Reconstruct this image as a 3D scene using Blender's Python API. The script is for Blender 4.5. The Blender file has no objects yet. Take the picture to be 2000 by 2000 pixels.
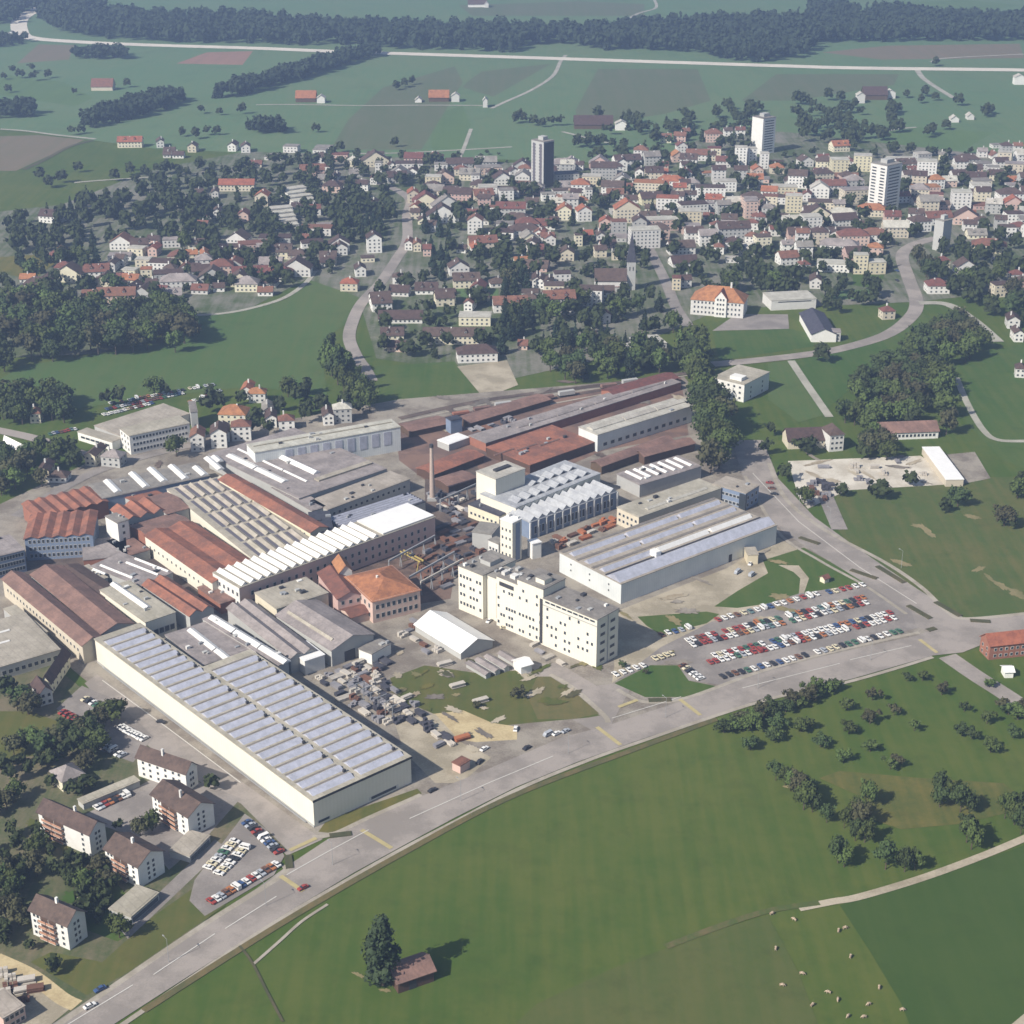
# aerial view of a factory works and small town
SKY, SUNE, EXPO = .078, 4.8, 0.54
HCOL, HDEN = (.47, .64, 1.0, 1), .00019
import bpy, math, random
import numpy as np
from mathutils import Vector
random.seed(7)
R = math.radians
rnd = random.random
def ru(a, b): return a + (b - a) * rnd()
S = bpy.context.scene
COL = S.collection

# ------------------------------------------------------------ camera and picture-to-ground maths
H, F, P = 340.0, 3230.0, R(24)
cp, sp = math.cos(P), math.sin(P)
def G(x, y, z=0.0):
    u = (x - 1000) / F; v = (y - 1000) / F
    t = (z - H) / (-sp - v * cp)
    return Vector((u * t, (cp - v * sp) * t, z))
def PJ(p):
    zc = p[1] * cp - (p[2] - H) * sp; yc = -(p[1] * sp + (p[2] - H) * cp)
    return 1000 + F * p[0] / zc, 1000 + F * yc / zc
def pxm(y): return (F * sp + (y - 1000) * cp) / H      # pixels per metre across at ground row y
# measured windows of the photograph: origin and enlargement
KK = {1: (0, 750, 4.2933), 2: (400, 750, 4.2933), 3: (800, 750, 4.2933), 4: (1150, 850, 3.864), 5: (1500, 650, 3.864),
      6: (0, 1100, 4.2933), 7: (400, 1050, 4.2933), 8: (750, 1050, 3.864), 9: (0, 1400, 4.2933), 10: (350, 1400, 3.864),
      11: (0, 1650, 4.83), 12: (1150, 1100, 4.2933), 13: (1550, 1100, 4.2933), 14: (1400, 1400, 3.22), 15: (400, 1650, 3.22),
      16: (750, 1250, 4.2933), 21: (0, 0, 3.864), 22: (500, 0, 3.864), 23: (1000, 0, 3.864), 24: (1500, 0, 3.864),
      25: (0, 350, 3.864), 26: (500, 350, 3.864), 27: (1000, 350, 3.864), 28: (1500, 350, 3.864),
      31: (0, 200, 2.76), 32: (600, 250, 3.864), 33: (1050, 220, 4.2933), 34: (1450, 220, 3.513), 0: (0, 0, 1.0)}
def k(i, x, y):
    a, b, s = KK[i]; return (a + x / s, b + y / s)
def ks(i, *v): return [k(i, v[j], v[j + 1]) for j in range(0, len(v), 2)]

cd = bpy.data.cameras.new('camera'); cam = bpy.data.objects.new('camera', cd); COL.objects.link(cam)
cam.location = (0, 0, H); cam.rotation_euler = (R(90) - P, 0, 0)
cd.sensor_width = 36; cd.lens = F / 2000 * 36; cd.clip_start = 1; cd.clip_end = 30000
S.camera = cam

# ------------------------------------------------------------ light
SUN_DIR = Vector((-math.cos(R(39)), -math.sin(R(39)), math.tan(R(38.5)))).normalized()
w = bpy.data.worlds.new('World'); S.world = w; w.use_nodes = True
nt = w.node_tree; bg = nt.nodes['Background']; sky = nt.nodes.new('ShaderNodeTexSky')
sky.sky_type = 'NISHITA'; sky.sun_disc = False; sky.sun_elevation = R(38.5)
sky.sun_rotation = math.atan2(SUN_DIR.x, SUN_DIR.y); sky.air_density = 1.0; sky.dust_density = 1.6
nt.links.new(sky.outputs[0], bg.inputs[0]); bg.inputs[1].default_value = SKY
ld = bpy.data.lights.new('sun', 'SUN'); ld.energy = SUNE; ld.angle = R(0.5); ld.color = (1, .935, .84)
lo = bpy.data.objects.new('sun', ld); COL.objects.link(lo); lo.location = (0, 0, 500)
lo.rotation_euler = SUN_DIR.to_track_quat('Z', 'Y').to_euler()
S.view_settings.view_transform = 'Standard'; S.view_settings.look = 'None'; S.view_settings.gamma = 1
S.view_settings.exposure = EXPO
S.cycles.max_bounces = 4; S.cycles.diffuse_bounces = 2; S.cycles.glossy_bounces = 2; S.cycles.transmission_bounces = 2
S.cycles.volume_bounces = 0; S.cycles.caustics_reflective = False; S.cycles.caustics_refractive = False
S.cycles.filter_width = 1.55
S.cycles.use_denoising = True

# ------------------------------------------------------------ materials
MT = {}
def mat(name, c, rough=.85, kind='plain', c2=None, sc=.3, amt=.5, rand=0.0, bump=0, sat=0, seam=0):
    if name in MT: return MT[name]
    m = bpy.data.materials.new(name); MT[name] = m; m.use_nodes = True
    n = m.node_tree.nodes; l = m.node_tree.links; b = n['Principled BSDF']
    b.inputs['Roughness'].default_value = rough
    b.inputs['Specular IOR Level'].default_value = .25
    c = tuple(c) + (1,)
    c2 = tuple(c2) + (1,) if c2 else tuple(q * (1 - .35) for q in c[:3]) + (1,)
    pos = n.new('ShaderNodeNewGeometry' if kind in ('ground', 'roof', 'road', 'plain', 'crop') else 'ShaderNodeTexCoord')
    src = pos.outputs['Position'] if kind in ('ground', 'roof', 'road', 'plain', 'crop') else pos.outputs['Object']
    def noise(s, d=4, r=.6, vec=None):
        t = n.new('ShaderNodeTexNoise'); t.inputs['Scale'].default_value = s; t.inputs['Detail'].default_value = d
        t.inputs['Roughness'].default_value = r; l.new(vec or src, t.inputs['Vector']); return t.outputs['Fac']
    def ramp(v, a, z):
        q = n.new('ShaderNodeMapRange'); q.inputs['From Min'].default_value = a; q.inputs['From Max'].default_value = z
        l.new(v, q.inputs['Value']); return q.outputs['Result']
    def mix(f, a, z, bt='MIX'):
        q = n.new('ShaderNodeMix'); q.data_type = 'RGBA'; q.blend_type = bt
        for i, v in ((0, f), (6, a), (7, z)):
            if hasattr(v, 'links'): l.new(v, q.inputs[i])
            else: q.inputs[i].default_value = v
        return q.outputs[2]
    def mth(op, a, z=0.0):
        q = n.new('ShaderNodeMath'); q.operation = op
        for i, v in ((0, a), (1, z)):
            if hasattr(v, 'links'): l.new(v, q.inputs[i])
            else: q.inputs[i].default_value = v
        return q.outputs[0]
    def stretch(s, rot=0):
        q = n.new('ShaderNodeMapping'); q.inputs['Scale'].default_value = s; q.inputs['Rotation'].default_value = (0, 0, rot)
        l.new(src, q.inputs['Vector']); return q.outputs['Vector']
    f1 = ramp(noise(sc, 6, .65), .32, .68)
    if kind == 'ground':
        f2 = ramp(noise(sc * .13, 3), .35, .65); f3 = ramp(noise(sc * 9, 3, .7), .3, .7)
        st = ramp(noise(.25, 2, .5, stretch((1, .06, 1), R(28))), .35, .65)
        f = mth('ADD', mth('ADD', mth('MULTIPLY', f1, .30), mth('MULTIPLY', f2, .32)), mth('ADD', mth('MULTIPLY', f3, .16), mth('MULTIPLY', st, .22)))
        f = ramp(f, .30, .70)
        col = mix(mth('MULTIPLY', f, min(1, amt * 1.9)), c, c2)
        d1 = ramp(noise(sc * 2.6, 5, .75), .52, .75); col = mix(mth('MULTIPLY', d1, .45), col, tuple(q * .62 for q in c[:3]) + (1,))
    elif kind == 'crop':
        st = ramp(noise(.12, 2, .5, stretch((1, .04, 1), R(sat))), .3, .7)
        f = mth('ADD', mth('MULTIPLY', f1, .5), mth('MULTIPLY', st, .5)); col = mix(mth('MULTIPLY', f, amt * 2), c, c2)
    elif kind == 'road':
        f2 = ramp(noise(1.2, 3), .3, .7); f3 = ramp(noise(.05, 3), .4, .6)
        f = mth('ADD', mth('ADD', mth('MULTIPLY', f1, .4), mth('MULTIPLY', f2, .25)), mth('MULTIPLY', f3, .35))
        f = ramp(f, .3, .7); col = mix(mth('MULTIPLY', f, min(1, amt * 1.8)), c, c2)
        d1 = ramp(noise(.35, 5, .75), .56, .74); col = mix(mth('MULTIPLY', d1, .35), col, tuple(q * .55 for q in c[:3]) + (1,))
    elif kind == 'roof':
        f2 = ramp(noise(.9, 4, .7), .35, .7)
        f = ramp(mth('ADD', mth('MULTIPLY', f1, .65), mth('MULTIPLY', f2, .35)), .2, .8); col = mix(mth('MULTIPLY', f, amt * 2), c, c2)
        if seam:
            wv = n.new('ShaderNodeTexWave'); wv.bands_direction = 'X'; wv.inputs['Scale'].default_value = .105; wv.inputs['Distortion'].default_value = .3
            l.new(stretch((1, 1, 1), R(-41)), wv.inputs['Vector']); sm_ = ramp(wv.outputs['Fac'], .9, 1)
            st = ramp(noise(.5, 3, .6, stretch((1, .12, 1), R(-41))), .5, .75)
            col = mix(mth('MULTIPLY', mth('ADD', mth('MULTIPLY', sm_, .5), mth('MULTIPLY', st, .5)), .6), col, tuple(q * .5 for q in c[:3]) + (1,))
    elif kind == 'clad':
        wv = n.new('ShaderNodeTexWave'); wv.bands_direction = 'X'; wv.inputs['Scale'].default_value = sc
        wv.inputs['Distortion'].default_value = .4; l.new(src, wv.inputs['Vector'])
        wy = n.new('ShaderNodeTexWave'); wy.bands_direction = 'Y'; wy.inputs['Scale'].default_value = sc
        wy.inputs['Distortion'].default_value = .4; l.new(src, wy.inputs['Vector'])
        nz = ramp(noise(.15, 3), .3, .7)
        f = mth('MULTIPLY', mth('ADD', mth('MULTIPLY', mth('ADD', wv.outputs['Fac'], wy.outputs['Fac']), .3), mth('MULTIPLY', nz, .5)), amt)
        col = mix(f, c, c2)
    elif kind == 'leaf':
        f = ramp(noise(sc, 3, .6), .3, .7); col = mix(f, c, c2)
    else:
        f2 = ramp(noise(2.0, 4, .7), .3, .75)
        col = mix(mth('MULTIPLY', mth('ADD', mth('MULTIPLY', f1, .6), mth('MULTIPLY', f2, .4)), amt), c, c2)
    if rand:
        oi = n.new('ShaderNodeObjectInfo'); hs = n.new('ShaderNodeHueSaturation')
        l.new(mth('ADD', mth('MULTIPLY', oi.outputs['Random'], rand), 1 - rand / 2), hs.inputs['Value'])
        l.new(mth('ADD', mth('MULTIPLY', oi.outputs['Random'], .03), .485), hs.inputs['Hue'])
        l.new(col, hs.inputs['Color']); col = hs.outputs['Color']
    l.new(col, b.inputs['Base Color'])
    if bump:
        bp = n.new('ShaderNodeBump'); bp.inputs['Strength'].default_value = bump; bp.inputs['Distance'].default_value = .3
        l.new(f1, bp.inputs['Height']); l.new(bp.outputs[0], b.inputs['Normal'])
    return m
W_ = dict(
    white=mat('white_render', (.70, .69, .66), c2=(.52, .51, .47), amt=.7, rand=.3),
    cream=mat('cream_render', (.64, .59, .46), c2=(.50, .45, .34), amt=.7, rand=.3),
    yellow=mat('yellow_render', (.62, .57, .40), c2=(.48, .44, .31), amt=.6, rand=.1),
    grey=mat('grey_render', (.42, .42, .40), c2=(.3, .3, .29), amt=.6, rand=.15),
    pink=mat('pink_render', (.58, .42, .36), c2=(.44, .32, .28), amt=.6, rand=.15),
    wood=mat('dark_boards', (.12, .075, .05), c2=(.06, .04, .03), amt=.8, rand=.2),
    clad=mat('white_sheet_cladding', (.66, .68, .66), .6, 'clad', (.44, .47, .48), .28, .8),
    cladc=mat('cream_sheet_cladding', (.70, .67, .57), .65, 'clad', (.55, .52, .42), .2, .5),
    brick=mat('red_brick', (.32, .14, .09), c2=(.2, .09, .07), amt=.8),
    blue=mat('blue_panels_and_wall_shade', (.22, .27, .36), .5, c2=(.12, .16, .24), amt=.7))  # blue-grey panels; also holds the painted shade of some works fronts
R_ = dict(
    brown=mat('brown_tiles', (.105, .070, .060), kind='roof', c2=(.06, .042, .038), sc=.4, amt=.5, rand=.35),
    red=mat('red_tiles', (.20, .085, .062), kind='roof', c2=(.115, .06, .05), sc=.4, amt=.5, rand=.3),
    orange=mat('orange_tiles', (.36, .145, .075), kind='roof', c2=(.22, .09, .055), sc=.3, amt=.55, rand=.2),
    rust=mat('rusty_sheet_roof', (.33, .135, .085), kind='roof', c2=(.17, .085, .065), sc=.11, amt=.6, seam=1),
    rbrown=mat('weathered_red_brown_tiles', (.25, .15, .12), kind='roof', c2=(.15, .095, .08), sc=.12, amt=.6, seam=1),
    grey=mat('grey_bitumen_roof', (.27, .25, .225), kind='roof', c2=(.18, .165, .15), sc=.15, amt=.6, rand=.15, seam=1),
    beige=mat('beige_gravel_roof', (.40, .36, .30), kind='roof', c2=(.29, .26, .21), sc=.12, amt=.6, rand=.1, seam=1),
    pale=mat('pale_sheet_roof', (.50, .48, .42), .7, kind='roof', c2=(.36, .34, .29), sc=.15, amt=.6, rand=.1, seam=1),
    mauve=mat('mauve_grey_sheet_roof', (.33, .29, .275), .7, kind='roof', c2=(.21, .185, .175), sc=.13, amt=.6, seam=1),
    steel=mat('blue_grey_sheet_roof', (.42, .43, .44), .6, kind='roof', c2=(.30, .31, .33), sc=.15, amt=.6, seam=1),
    white=mat('white_sheet_roof', (.80, .79, .77), .5, kind='roof', c2=(.68, .67, .64), sc=.2, amt=.3),
    slate=mat('dark_slate', (.07, .07, .09), .7, kind='roof', c2=(.04, .04, .055), sc=.5, amt=.5, rand=.3))
GLASS = mat('dark_window_glass', (.035, .042, .05), .25, c2=(.05, .06, .07), amt=.4)
LAV = mat('patent_glazing', (.45, .46, .53), .35, kind='roof', c2=(.33, .34, .39), sc=.25, amt=.5)
SKYL = mat('white_rooflight_sheet', (.72, .71, .68), .4, kind='roof', c2=(.54, .53, .50), sc=.5, amt=.25)
FRAME = mat('window_frame_paint', (.55, .54, .5), .6, amt=.3)
METAL = mat('galvanised_metal', (.3, .31, .32), .5, amt=.4)
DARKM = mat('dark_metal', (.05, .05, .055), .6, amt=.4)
TRUNK = mat('bark', (.10, .075, .055), c2=(.06, .045, .035), amt=.7)

# ------------------------------------------------------------ mesh helper
class MB:
    def __init__(s): s.v = []; s.f = []; s.m = []
    def poly(s, pts, m=0):
        b = len(s.v); s.v += [tuple(p) for p in pts]; s.f.append(tuple(range(b, b + len(pts)))); s.m.append(m)
    def box(s, x0, y0, z0, x1, y1, z1, m=0, top=None):
        b = len(s.v)
        s.v += [(x0, y0, z0), (x1, y0, z0), (x1, y1, z0), (x0, y1, z0), (x0, y0, z1), (x1, y0, z1), (x1, y1, z1), (x0, y1, z1)]
        for q in ((0, 1, 5, 4), (1, 2, 6, 5), (2, 3, 7, 6), (3, 0, 4, 7), (4, 5, 6, 7), (3, 2, 1, 0)):
            s.f.append(tuple(b + i for i in q)); s.m.append(top if (top is not None and q == (4, 5, 6, 7)) else m)
    def prism(s, prof, axis, a, z, m=0, mend=None):      # closed profile (t,z), extruded along axis 'x' or 'y' from a to z
        b = len(s.v); n = len(prof)
        for e in (a, z):
            for t, h in prof: s.v.append((e, t, h) if axis == 'x' else (t, e, h))
        for i in range(n):
            j = (i + 1) % n; s.f.append((b + i, b + j, b + n + j, b + n + i)); s.m.append(m)
        s.f.append(tuple(b + i for i in range(n))[::-1]); s.m.append(m if mend is None else mend)
        s.f.append(tuple(b + n + i for i in range(n))); s.m.append(m if mend is None else mend)
    def tube(s, p, q, r0, r1, n=6, m=0, cap=True):
        p, q = Vector(p), Vector(q); d = (q - p).normalized(); a = d.orthogonal().normalized(); c = d.cross(a); b = len(s.v)
        for o, r in ((p, r0), (q, r1)):
            for i in range(n):
                t = 2 * math.pi * i / n; s.v.append(tuple(o + (a * math.cos(t) + c * math.sin(t)) * r))
        for i in range(n):
            j = (i + 1) % n; s.f.append((b + i, b + j, b + n + j, b + n + i)); s.m.append(m)
        if cap: s.f.append(tuple(b + n + i for i in range(n))); s.m.append(m)
    def mesh(s, name, mats, fix=True):
        me = bpy.data.meshes.new(name); me.from_pydata(s.v, [], s.f)
        for q in mats: me.materials.append(q)
        me.polygons.foreach_set('material_index', s.m)
        if fix:
            import bmesh
            bm = bmesh.new(); bm.from_mesh(me); bmesh.ops.recalc_face_normals(bm, faces=bm.faces); bm.to_mesh(me); bm.free()
        me.update(); return me
    def obj(s, name, mats, parent=None, fix=True):
        return link(name, s.mesh(name, mats, fix), parent)
def link(name, data, parent=None, loc=None, rot=0, scale=None):
    o = bpy.data.objects.new(name, data); COL.objects.link(o)
    if parent: o.parent = parent
    if loc is not None: o.location = loc
    if rot: o.rotation_euler = (0, 0, rot)
    if scale is not None: o.scale = scale
    return o
def tag(o, label, cat, group=None, kind=None):
    if label: o['label'] = label
    if cat: o['category'] = cat
    if group: o['group'] = group
    if kind: o['kind'] = kind
    return o
LM = []                                                   # landmarks: (px, py, phrase)
AUTO = []                                                 # (object, look, px, py)
FOOT = []                                                 # footprints: (centre, radius)
ORD = ('nearest second third fourth fifth sixth seventh eighth ninth tenth eleventh twelfth thirteenth fourteenth fifteenth sixteenth '
       'seventeenth eighteenth nineteenth twentieth').split()
ORD += ['twenty-' + q for q in 'first second third fourth fifth sixth seventh eighth ninth'.split()] + ['thirtieth'] \
    + ['thirty-' + q for q in 'first second third fourth fifth sixth seventh eighth ninth'.split()] + ['fortieth'] \
    + ['forty-' + q for q in 'first second third fourth fifth sixth seventh eighth ninth'.split()]
def auto(o, look, cat, group, x, y):
    o['category'] = cat; o['group'] = group; AUTO.append((o, look, x, y))
def finish_labels():
    d = {}
    for o, look, x, y in AUTO:
        lx, ly, ph = min(LM, key=lambda q: (q[0] - x) ** 2 + (1.6 * (q[1] - y)) ** 2)
        dx, dy = x - lx, y - ly
        s = ('left of' if dx < 0 else 'right of') if abs(dx) > 1.1 * abs(dy) else ('behind' if dy < 0 else 'in front of')
        d.setdefault((look, s, ph), []).append((math.hypot(dx, dy), o))
    for (look, s, ph), q in d.items():
        q.sort(key=lambda e: e[0])
        for i, (_, o) in enumerate(q):
            o['label'] = f"{look} {s} {ph}" + ('' if len(q) == 1 else (', nearest one' if i == 0 else f', {ORD[i]} nearest'))

# ------------------------------------------------------------ ground sheets
def inpoly(x, y, p):
    c = False; j = len(p) - 1
    for i in range(len(p)):
        if (p[i][1] > y) != (p[j][1] > y) and x < (p[j][0] - p[i][0]) * (y - p[i][1]) / (p[j][1] - p[i][1]) + p[i][0]: c = not c
        j = i
    return c
LV = [0]; SURF = []
def surf(x, y):
    z = 0
    for a, b, c, d, p, h in SURF:
        if h > z and a < x < b and c < y < d and inpoly(x, y, p): z = h
    return z
def patch(name, pts, m, z=None, curve=False, kind='structure', label=None):
    LV[0] += .0022
    z = .05 + LV[0] if z is None else z
    SURF.append((min(p[0] for p in pts), max(p[0] for p in pts), min(p[1] for p in pts), max(p[1] for p in pts), pts, z))
    w3 = [G(x, y) for x, y in pts]
    me = bpy.data.meshes.new(name)
    import bmesh
    bm = bmesh.new(); vs = [bm.verts.new((p.x, p.y, z)) for p in w3]; f = bm.faces.new(vs)
    if f.calc_area() and f.normal.z < 0: f.normal_flip()
    bm.normal_update()
    if bm.faces[:][0].normal.z < 0: bmesh.ops.reverse_faces(bm, faces=bm.faces[:])
    bmesh.ops.triangulate(bm, faces=bm.faces[:]); bm.to_mesh(me); bm.free()
    me.materials.append(m); o = link(name, me); o['kind'] = kind
    if label: o['label'] = label
    return o
def spline(p, n=8):
    out = []
    for i in range(len(p) - 1):
        a, b, c, d = p[max(i - 1, 0)], p[i], p[i + 1], p[min(i + 2, len(p) - 1)]
        for j in range(n):
            t = j / n
            out.append(.5 * ((2 * b) + (c - a) * t + (2 * a - 5 * b + 4 * c - d) * t * t + (3 * b - a - 3 * c + d) * t ** 3))
    out.append(p[-1]); return out
ROADW = []
def ribbon(name, pts, wid, m, z=None, h=0, avoid=True, off=0, smooth=True):
    LV[0] += .0022
    z = .05 + LV[0] if z is None else z
    p = [G(x, y) for x, y in pts]; p = spline(p) if smooth else p
    mb = MB(); L = []
    for i, q in enumerate(p):
        t = (p[min(i + 1, len(p) - 1)] - p[max(i - 1, 0)]).normalized(); nn = Vector((-t.y, t.x, 0))
        L.append((q + nn * (off + wid / 2), q + nn * (off - wid / 2)))
        if avoid: ROADW.append((q.x, q.y, wid / 2 + 2))
    for (a, b), (c, d) in zip(L, L[1:]):
        mb.poly([(b.x, b.y, z), (d.x, d.y, z), (c.x, c.y, z), (a.x, a.y, z)])
        if h:
            for e, f2 in ((a, c), (d, b)): mb.poly([(e.x, e.y, 0), (f2.x, f2.y, 0), (f2.x, f2.y, z), (e.x, e.y, z)])
    o = mb.obj(name, [m], fix=False); o['kind'] = 'structure'; return o

# ------------------------------------------------------------ window mesh (unit, faces -y) and building kit
def unit_window(pm, fm, name):
    mb = MB()
    mb.box(-.5, -.06, -.5, .5, .0, .5, 1)
    mb.poly([(-.42, -.07, -.42), (.42, -.07, -.42), (.42, -.07, .42), (-.42, -.07, .42)], 0)
    return mb.mesh(name, [pm, fm], False)
WIN = unit_window(GLASS, FRAME, 'window'); WINW = unit_window(GLASS, W_['white'], 'window_white')
DOORM = mat('door_paint', (.10, .11, .13), .6, amt=.4)
DOOR = unit_window(DOORM, FRAME, 'door')
class B: pass
def rect(A, Bp, C, z):
    a, b, c = G(*A, z), G(*Bp, z), G(*C, z)
    ux = (c - b); ux.z = 0; Wd = ux.length; v = (a - b); v.z = 0
    if v.length > ux.length * 1.15: uy = v.normalized(); ux2 = Vector((uy.y, -uy.x, 0)); Wd = max(ux.dot(ux2), ux.length * .8); ux = ux2
    else: ux.normalize(); uy = Vector((-ux.y, ux.x, 0))
    return b, ux, uy, Wd, (a - b).dot(uy)
def shell(mb, prof, axis, a, z, th=.3, m=0):             # open profile of roof, thick sheet
    top = [(t, h + th) for t, h in prof]; bot = [(t, h + .02) for t, h in prof][::-1]
    mb.prism(top + bot, axis, a, z, m)
def gable_prof(T, h, rh, n=1, o=.6):
    out = []; s = T / n
    for i in range(n):
        sl = rh / (s / 2)
        out.append((i * s - (o if i == 0 else 0), h - (o * sl if i == 0 else 0)))
        out.append((i * s + s / 2, h + rh))
    out.append((T + o, h - o * (rh / (s / 2)))); return out
def saw_prof(T, h, rh, n):
    out = [(-.3, h)]; s = T / n
    for i in range(n): out += [(i * s + .01, h), (i * s + s * .3, h + rh), ((i + 1) * s, h)]
    out[-1] = (T + .3, h); return out
def arc_prof(T, h, rh, n=8):
    return [(T * (1 - math.cos(math.pi * i / n)) / 2, h + rh * math.sin(math.pi * i / n)) for i in range(n + 1)]
def build(name, label, cat, b, ux, Wd, D, h, roof='flat', rc='grey', wc='white', rh=2.5, n=1, group=None, parapet=.5, ov=.6, lm=None):
    q = B(); q.W, q.D, q.h = Wd, D, h
    r = bpy.data.objects.new(name, None); COL.objects.link(r); r.empty_display_size = 1
    r.location = (b.x, b.y, 0); r.rotation_euler = (0, 0, math.atan2(ux.y, ux.x)); q.root = r
    if cat: tag(r, label, cat, group)
    q.ux = ux; q.uy = Vector((-ux.y, ux.x, 0)); q.b = Vector((b.x, b.y, 0))
    ctr = q.b + q.ux * Wd / 2 + q.uy * D / 2
    k_ = max(1, round(max(Wd, D) / max(1, min(Wd, D))))
    for i in range(k_):
        t = (i + .5) / k_
        c = q.b + (q.ux * Wd * t + q.uy * D / 2 if Wd > D else q.ux * Wd / 2 + q.uy * D * t)
        FOOT.append((c.x, c.y, min(Wd, D) * .62))
    if lm: LM.append((*PJ((ctr.x, ctr.y, h * .6)), lm))
    wm, rm = W_[wc], R_[rc]
    wl, rf = MB(), MB()
    if roof == 'flat':
        wl.box(0, 0, -.3, Wd, D, h, 0)
        rf.box(-.25, -.25, h, Wd + .25, D + .25, h + .35, 0)
        if parapet > .4: rf.box(.5, .5, h + .35, Wd - .5, D - .5, h + .45, 0)
    elif roof == 'hip':
        wl.box(0, 0, -.3, Wd, D, h, 0); o = ov
        if Wd >= D: e = [(D / 2, D / 2), (Wd - D / 2, D / 2)]
        else: e = [(Wd / 2, Wd / 2), (Wd / 2, D - Wd / 2)]
        z0 = h - .25; A4 = [(-o, -o, z0), (Wd + o, -o, z0), (Wd + o, D + o, z0), (-o, D + o, z0)]
        E = [(x, y, h + rh) for x, y in e]
        if Wd >= D: rf.poly([A4[0], A4[1], E[1], E[0]]); rf.poly([A4[1], A4[2], E[1]]); rf.poly([A4[2], A4[3], E[0], E[1]]); rf.poly([A4[3], A4[0], E[0]])
        else: rf.poly([A4[0], A4[1], E[0]]); rf.poly([A4[1], A4[2], E[1], E[0]]); rf.poly([A4[2], A4[3], E[1]]); rf.poly([A4[3], A4[0], E[0], E[1]])
        rf.poly(A4[::-1])
    else:
        ax = 'x' if roof.endswith('x') else 'y'; T = D if ax == 'x' else Wd; L = Wd if ax == 'x' else D
        prof = {'g': gable_prof, 's': saw_prof}[roof[0]](T, h, rh, n) if roof[0] in 'gs' else arc_prof(T, h, rh)
        wp = [(max(0, min(T, t)), (max(h, z) if 0 < t < T else h)) for t, z in prof]
        wl.prism([(0, -.3)] + [(t, z - .02) for t, z in wp] + [(T, -.3)], ax, 0, L, 0)
        shell(rf, prof, ax, -ov, L + ov, .22)
    wn, rn = ('boarding' if wc == 'wood' else 'wall'), 'roof'
    q.wall = wl.obj(wn, [wm], r); q.roof = rf.obj(rn, [rm], r)
    q.rm = rm; q.wm = wm
    return q
def bld(name, label, cat, A, Bp, C, h, base=False, **kw):
    b, ux, uy, Wd, D = rect(A, Bp, C, 0 if base else h)
    return build(name, label, cat, b, ux, Wd, max(3, D), h, **kw)
def faces_cam(q, f):
    nrm = {'R': -q.uy, 'L': -q.ux, 'B': q.uy, 'E': q.ux}[f]
    c = q.b + q.ux * q.W / 2 + q.uy * q.D / 2
    return nrm.dot(Vector((0, 0, 0)) - Vector((c.x, c.y, 0))) > 0
def wins(q, f, cols, rows, w=1.3, hh=1.5, z0=1.6, dz=2.9, a=0.04, z=.96, me=None, nm='window', skip=0, force=False):
    if not force and not faces_cam(q, f): return
    L = q.W if f in 'RB' else q.D
    for i in range(cols):
        for j in range(rows):
            if skip and rnd() < skip: continue
            t = (a + (z - a) * (i + .5) / cols) * L; zz = z0 + j * dz
            loc, ro = {'R': ((t, -.01, zz), 0), 'B': ((t, q.D + .01, zz), math.pi), 'L': ((-.01, t, zz), -math.pi / 2), 'E': ((q.W + .01, t, zz), math.pi / 2)}[f]
            link(nm, me or WIN, q.root, loc, ro, (w, 1, hh))
def band(q, f, z, hh, a=.03, e=.97, m=None, nm='window_band', n=1):       # ribbon glazing
    if not faces_cam(q, f): return
    L = q.W if f in 'RB' else q.D; w = (e - a) / n * L
    for i in range(n):
        t = (a * L) + (i + .5) * w
        loc, ro = {'R': ((t, -.01, z), 0), 'B': ((t, q.D + .01, z), math.pi), 'L': ((-.01, t, z), -math.pi / 2), 'E': ((q.W + .01, t, z), math.pi / 2)}[f]
        link(nm, m or WIN, q.root, loc, ro, (w * (.96 if n > 1 else 1), 1, hh))
def toloc(q, px, z):
    p = G(*px, z) - q.b; return p.dot(q.ux), p.dot(q.uy)
def skyl(q, p0, p1, w, z, hh=.7, m=None, nm='rooflight', axis='y', pieces=1):   # a raised roof light, from photograph point p0 to p1
    x0, y0 = toloc(q, p0, z); x1, y1 = toloc(q, p1, z)
    for i in range(pieces):
        mb = MB(); t0, t1 = (i + .02) / pieces, (i + .98) / pieces
        if axis == 'y':
            c = (x0 + x1) / 2; a, e = y0 + (y1 - y0) * t0, y0 + (y1 - y0) * t1
            mb.prism([(c - w / 2, z), (c - w / 2, z + hh * .3), (c, z + hh), (c + w / 2, z + hh * .3), (c + w / 2, z)], 'y', min(a, e), max(a, e))
        else:
            c = (y0 + y1) / 2; a, e = x0 + (x1 - x0) * t0, x0 + (x1 - x0) * t1
            mb.prism([(c - w / 2, z), (c - w / 2, z + hh * .3), (c, z + hh), (c + w / 2, z + hh * .3), (c + w / 2, z)], 'x', min(a, e), max(a, e))
        mb.obj(nm, [m or SKYL], q.root)
def boxpart(q, nm, x0, y0, z0, x1, y1, z1, m, m2=None):
    mb = MB(); mb.box(x0, y0, z0, x1, y1, z1, 0, 1 if m2 else None); return mb.obj(nm, [m] + ([m2] if m2 else []), q.root)
def clutter(q, n, z=None):
    z = (z or q.h) + .4
    for i in range(n):
        x, y = q.W * ru(.06, .94), q.D * ru(.1, .9); s = ru(.5, 1.3)
        boxpart(q, 'roof_vent', x - s, y - s * .7, z, x + s, y + s * .7, z + ru(.5, 1.4), random.choice((METAL, DARKM, W_['grey'], W_['white'])))
def chimneys(q, n=1, z=None):
    for i in range(n):
        x, y = q.W * ru(.3, .7), q.D * ru(.4, .6); zz = z or q.h
        boxpart(q, 'chimney', x - .4, y - .4, zz, x + .4, y + .4, zz + 3.2, W_['white'])
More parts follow.
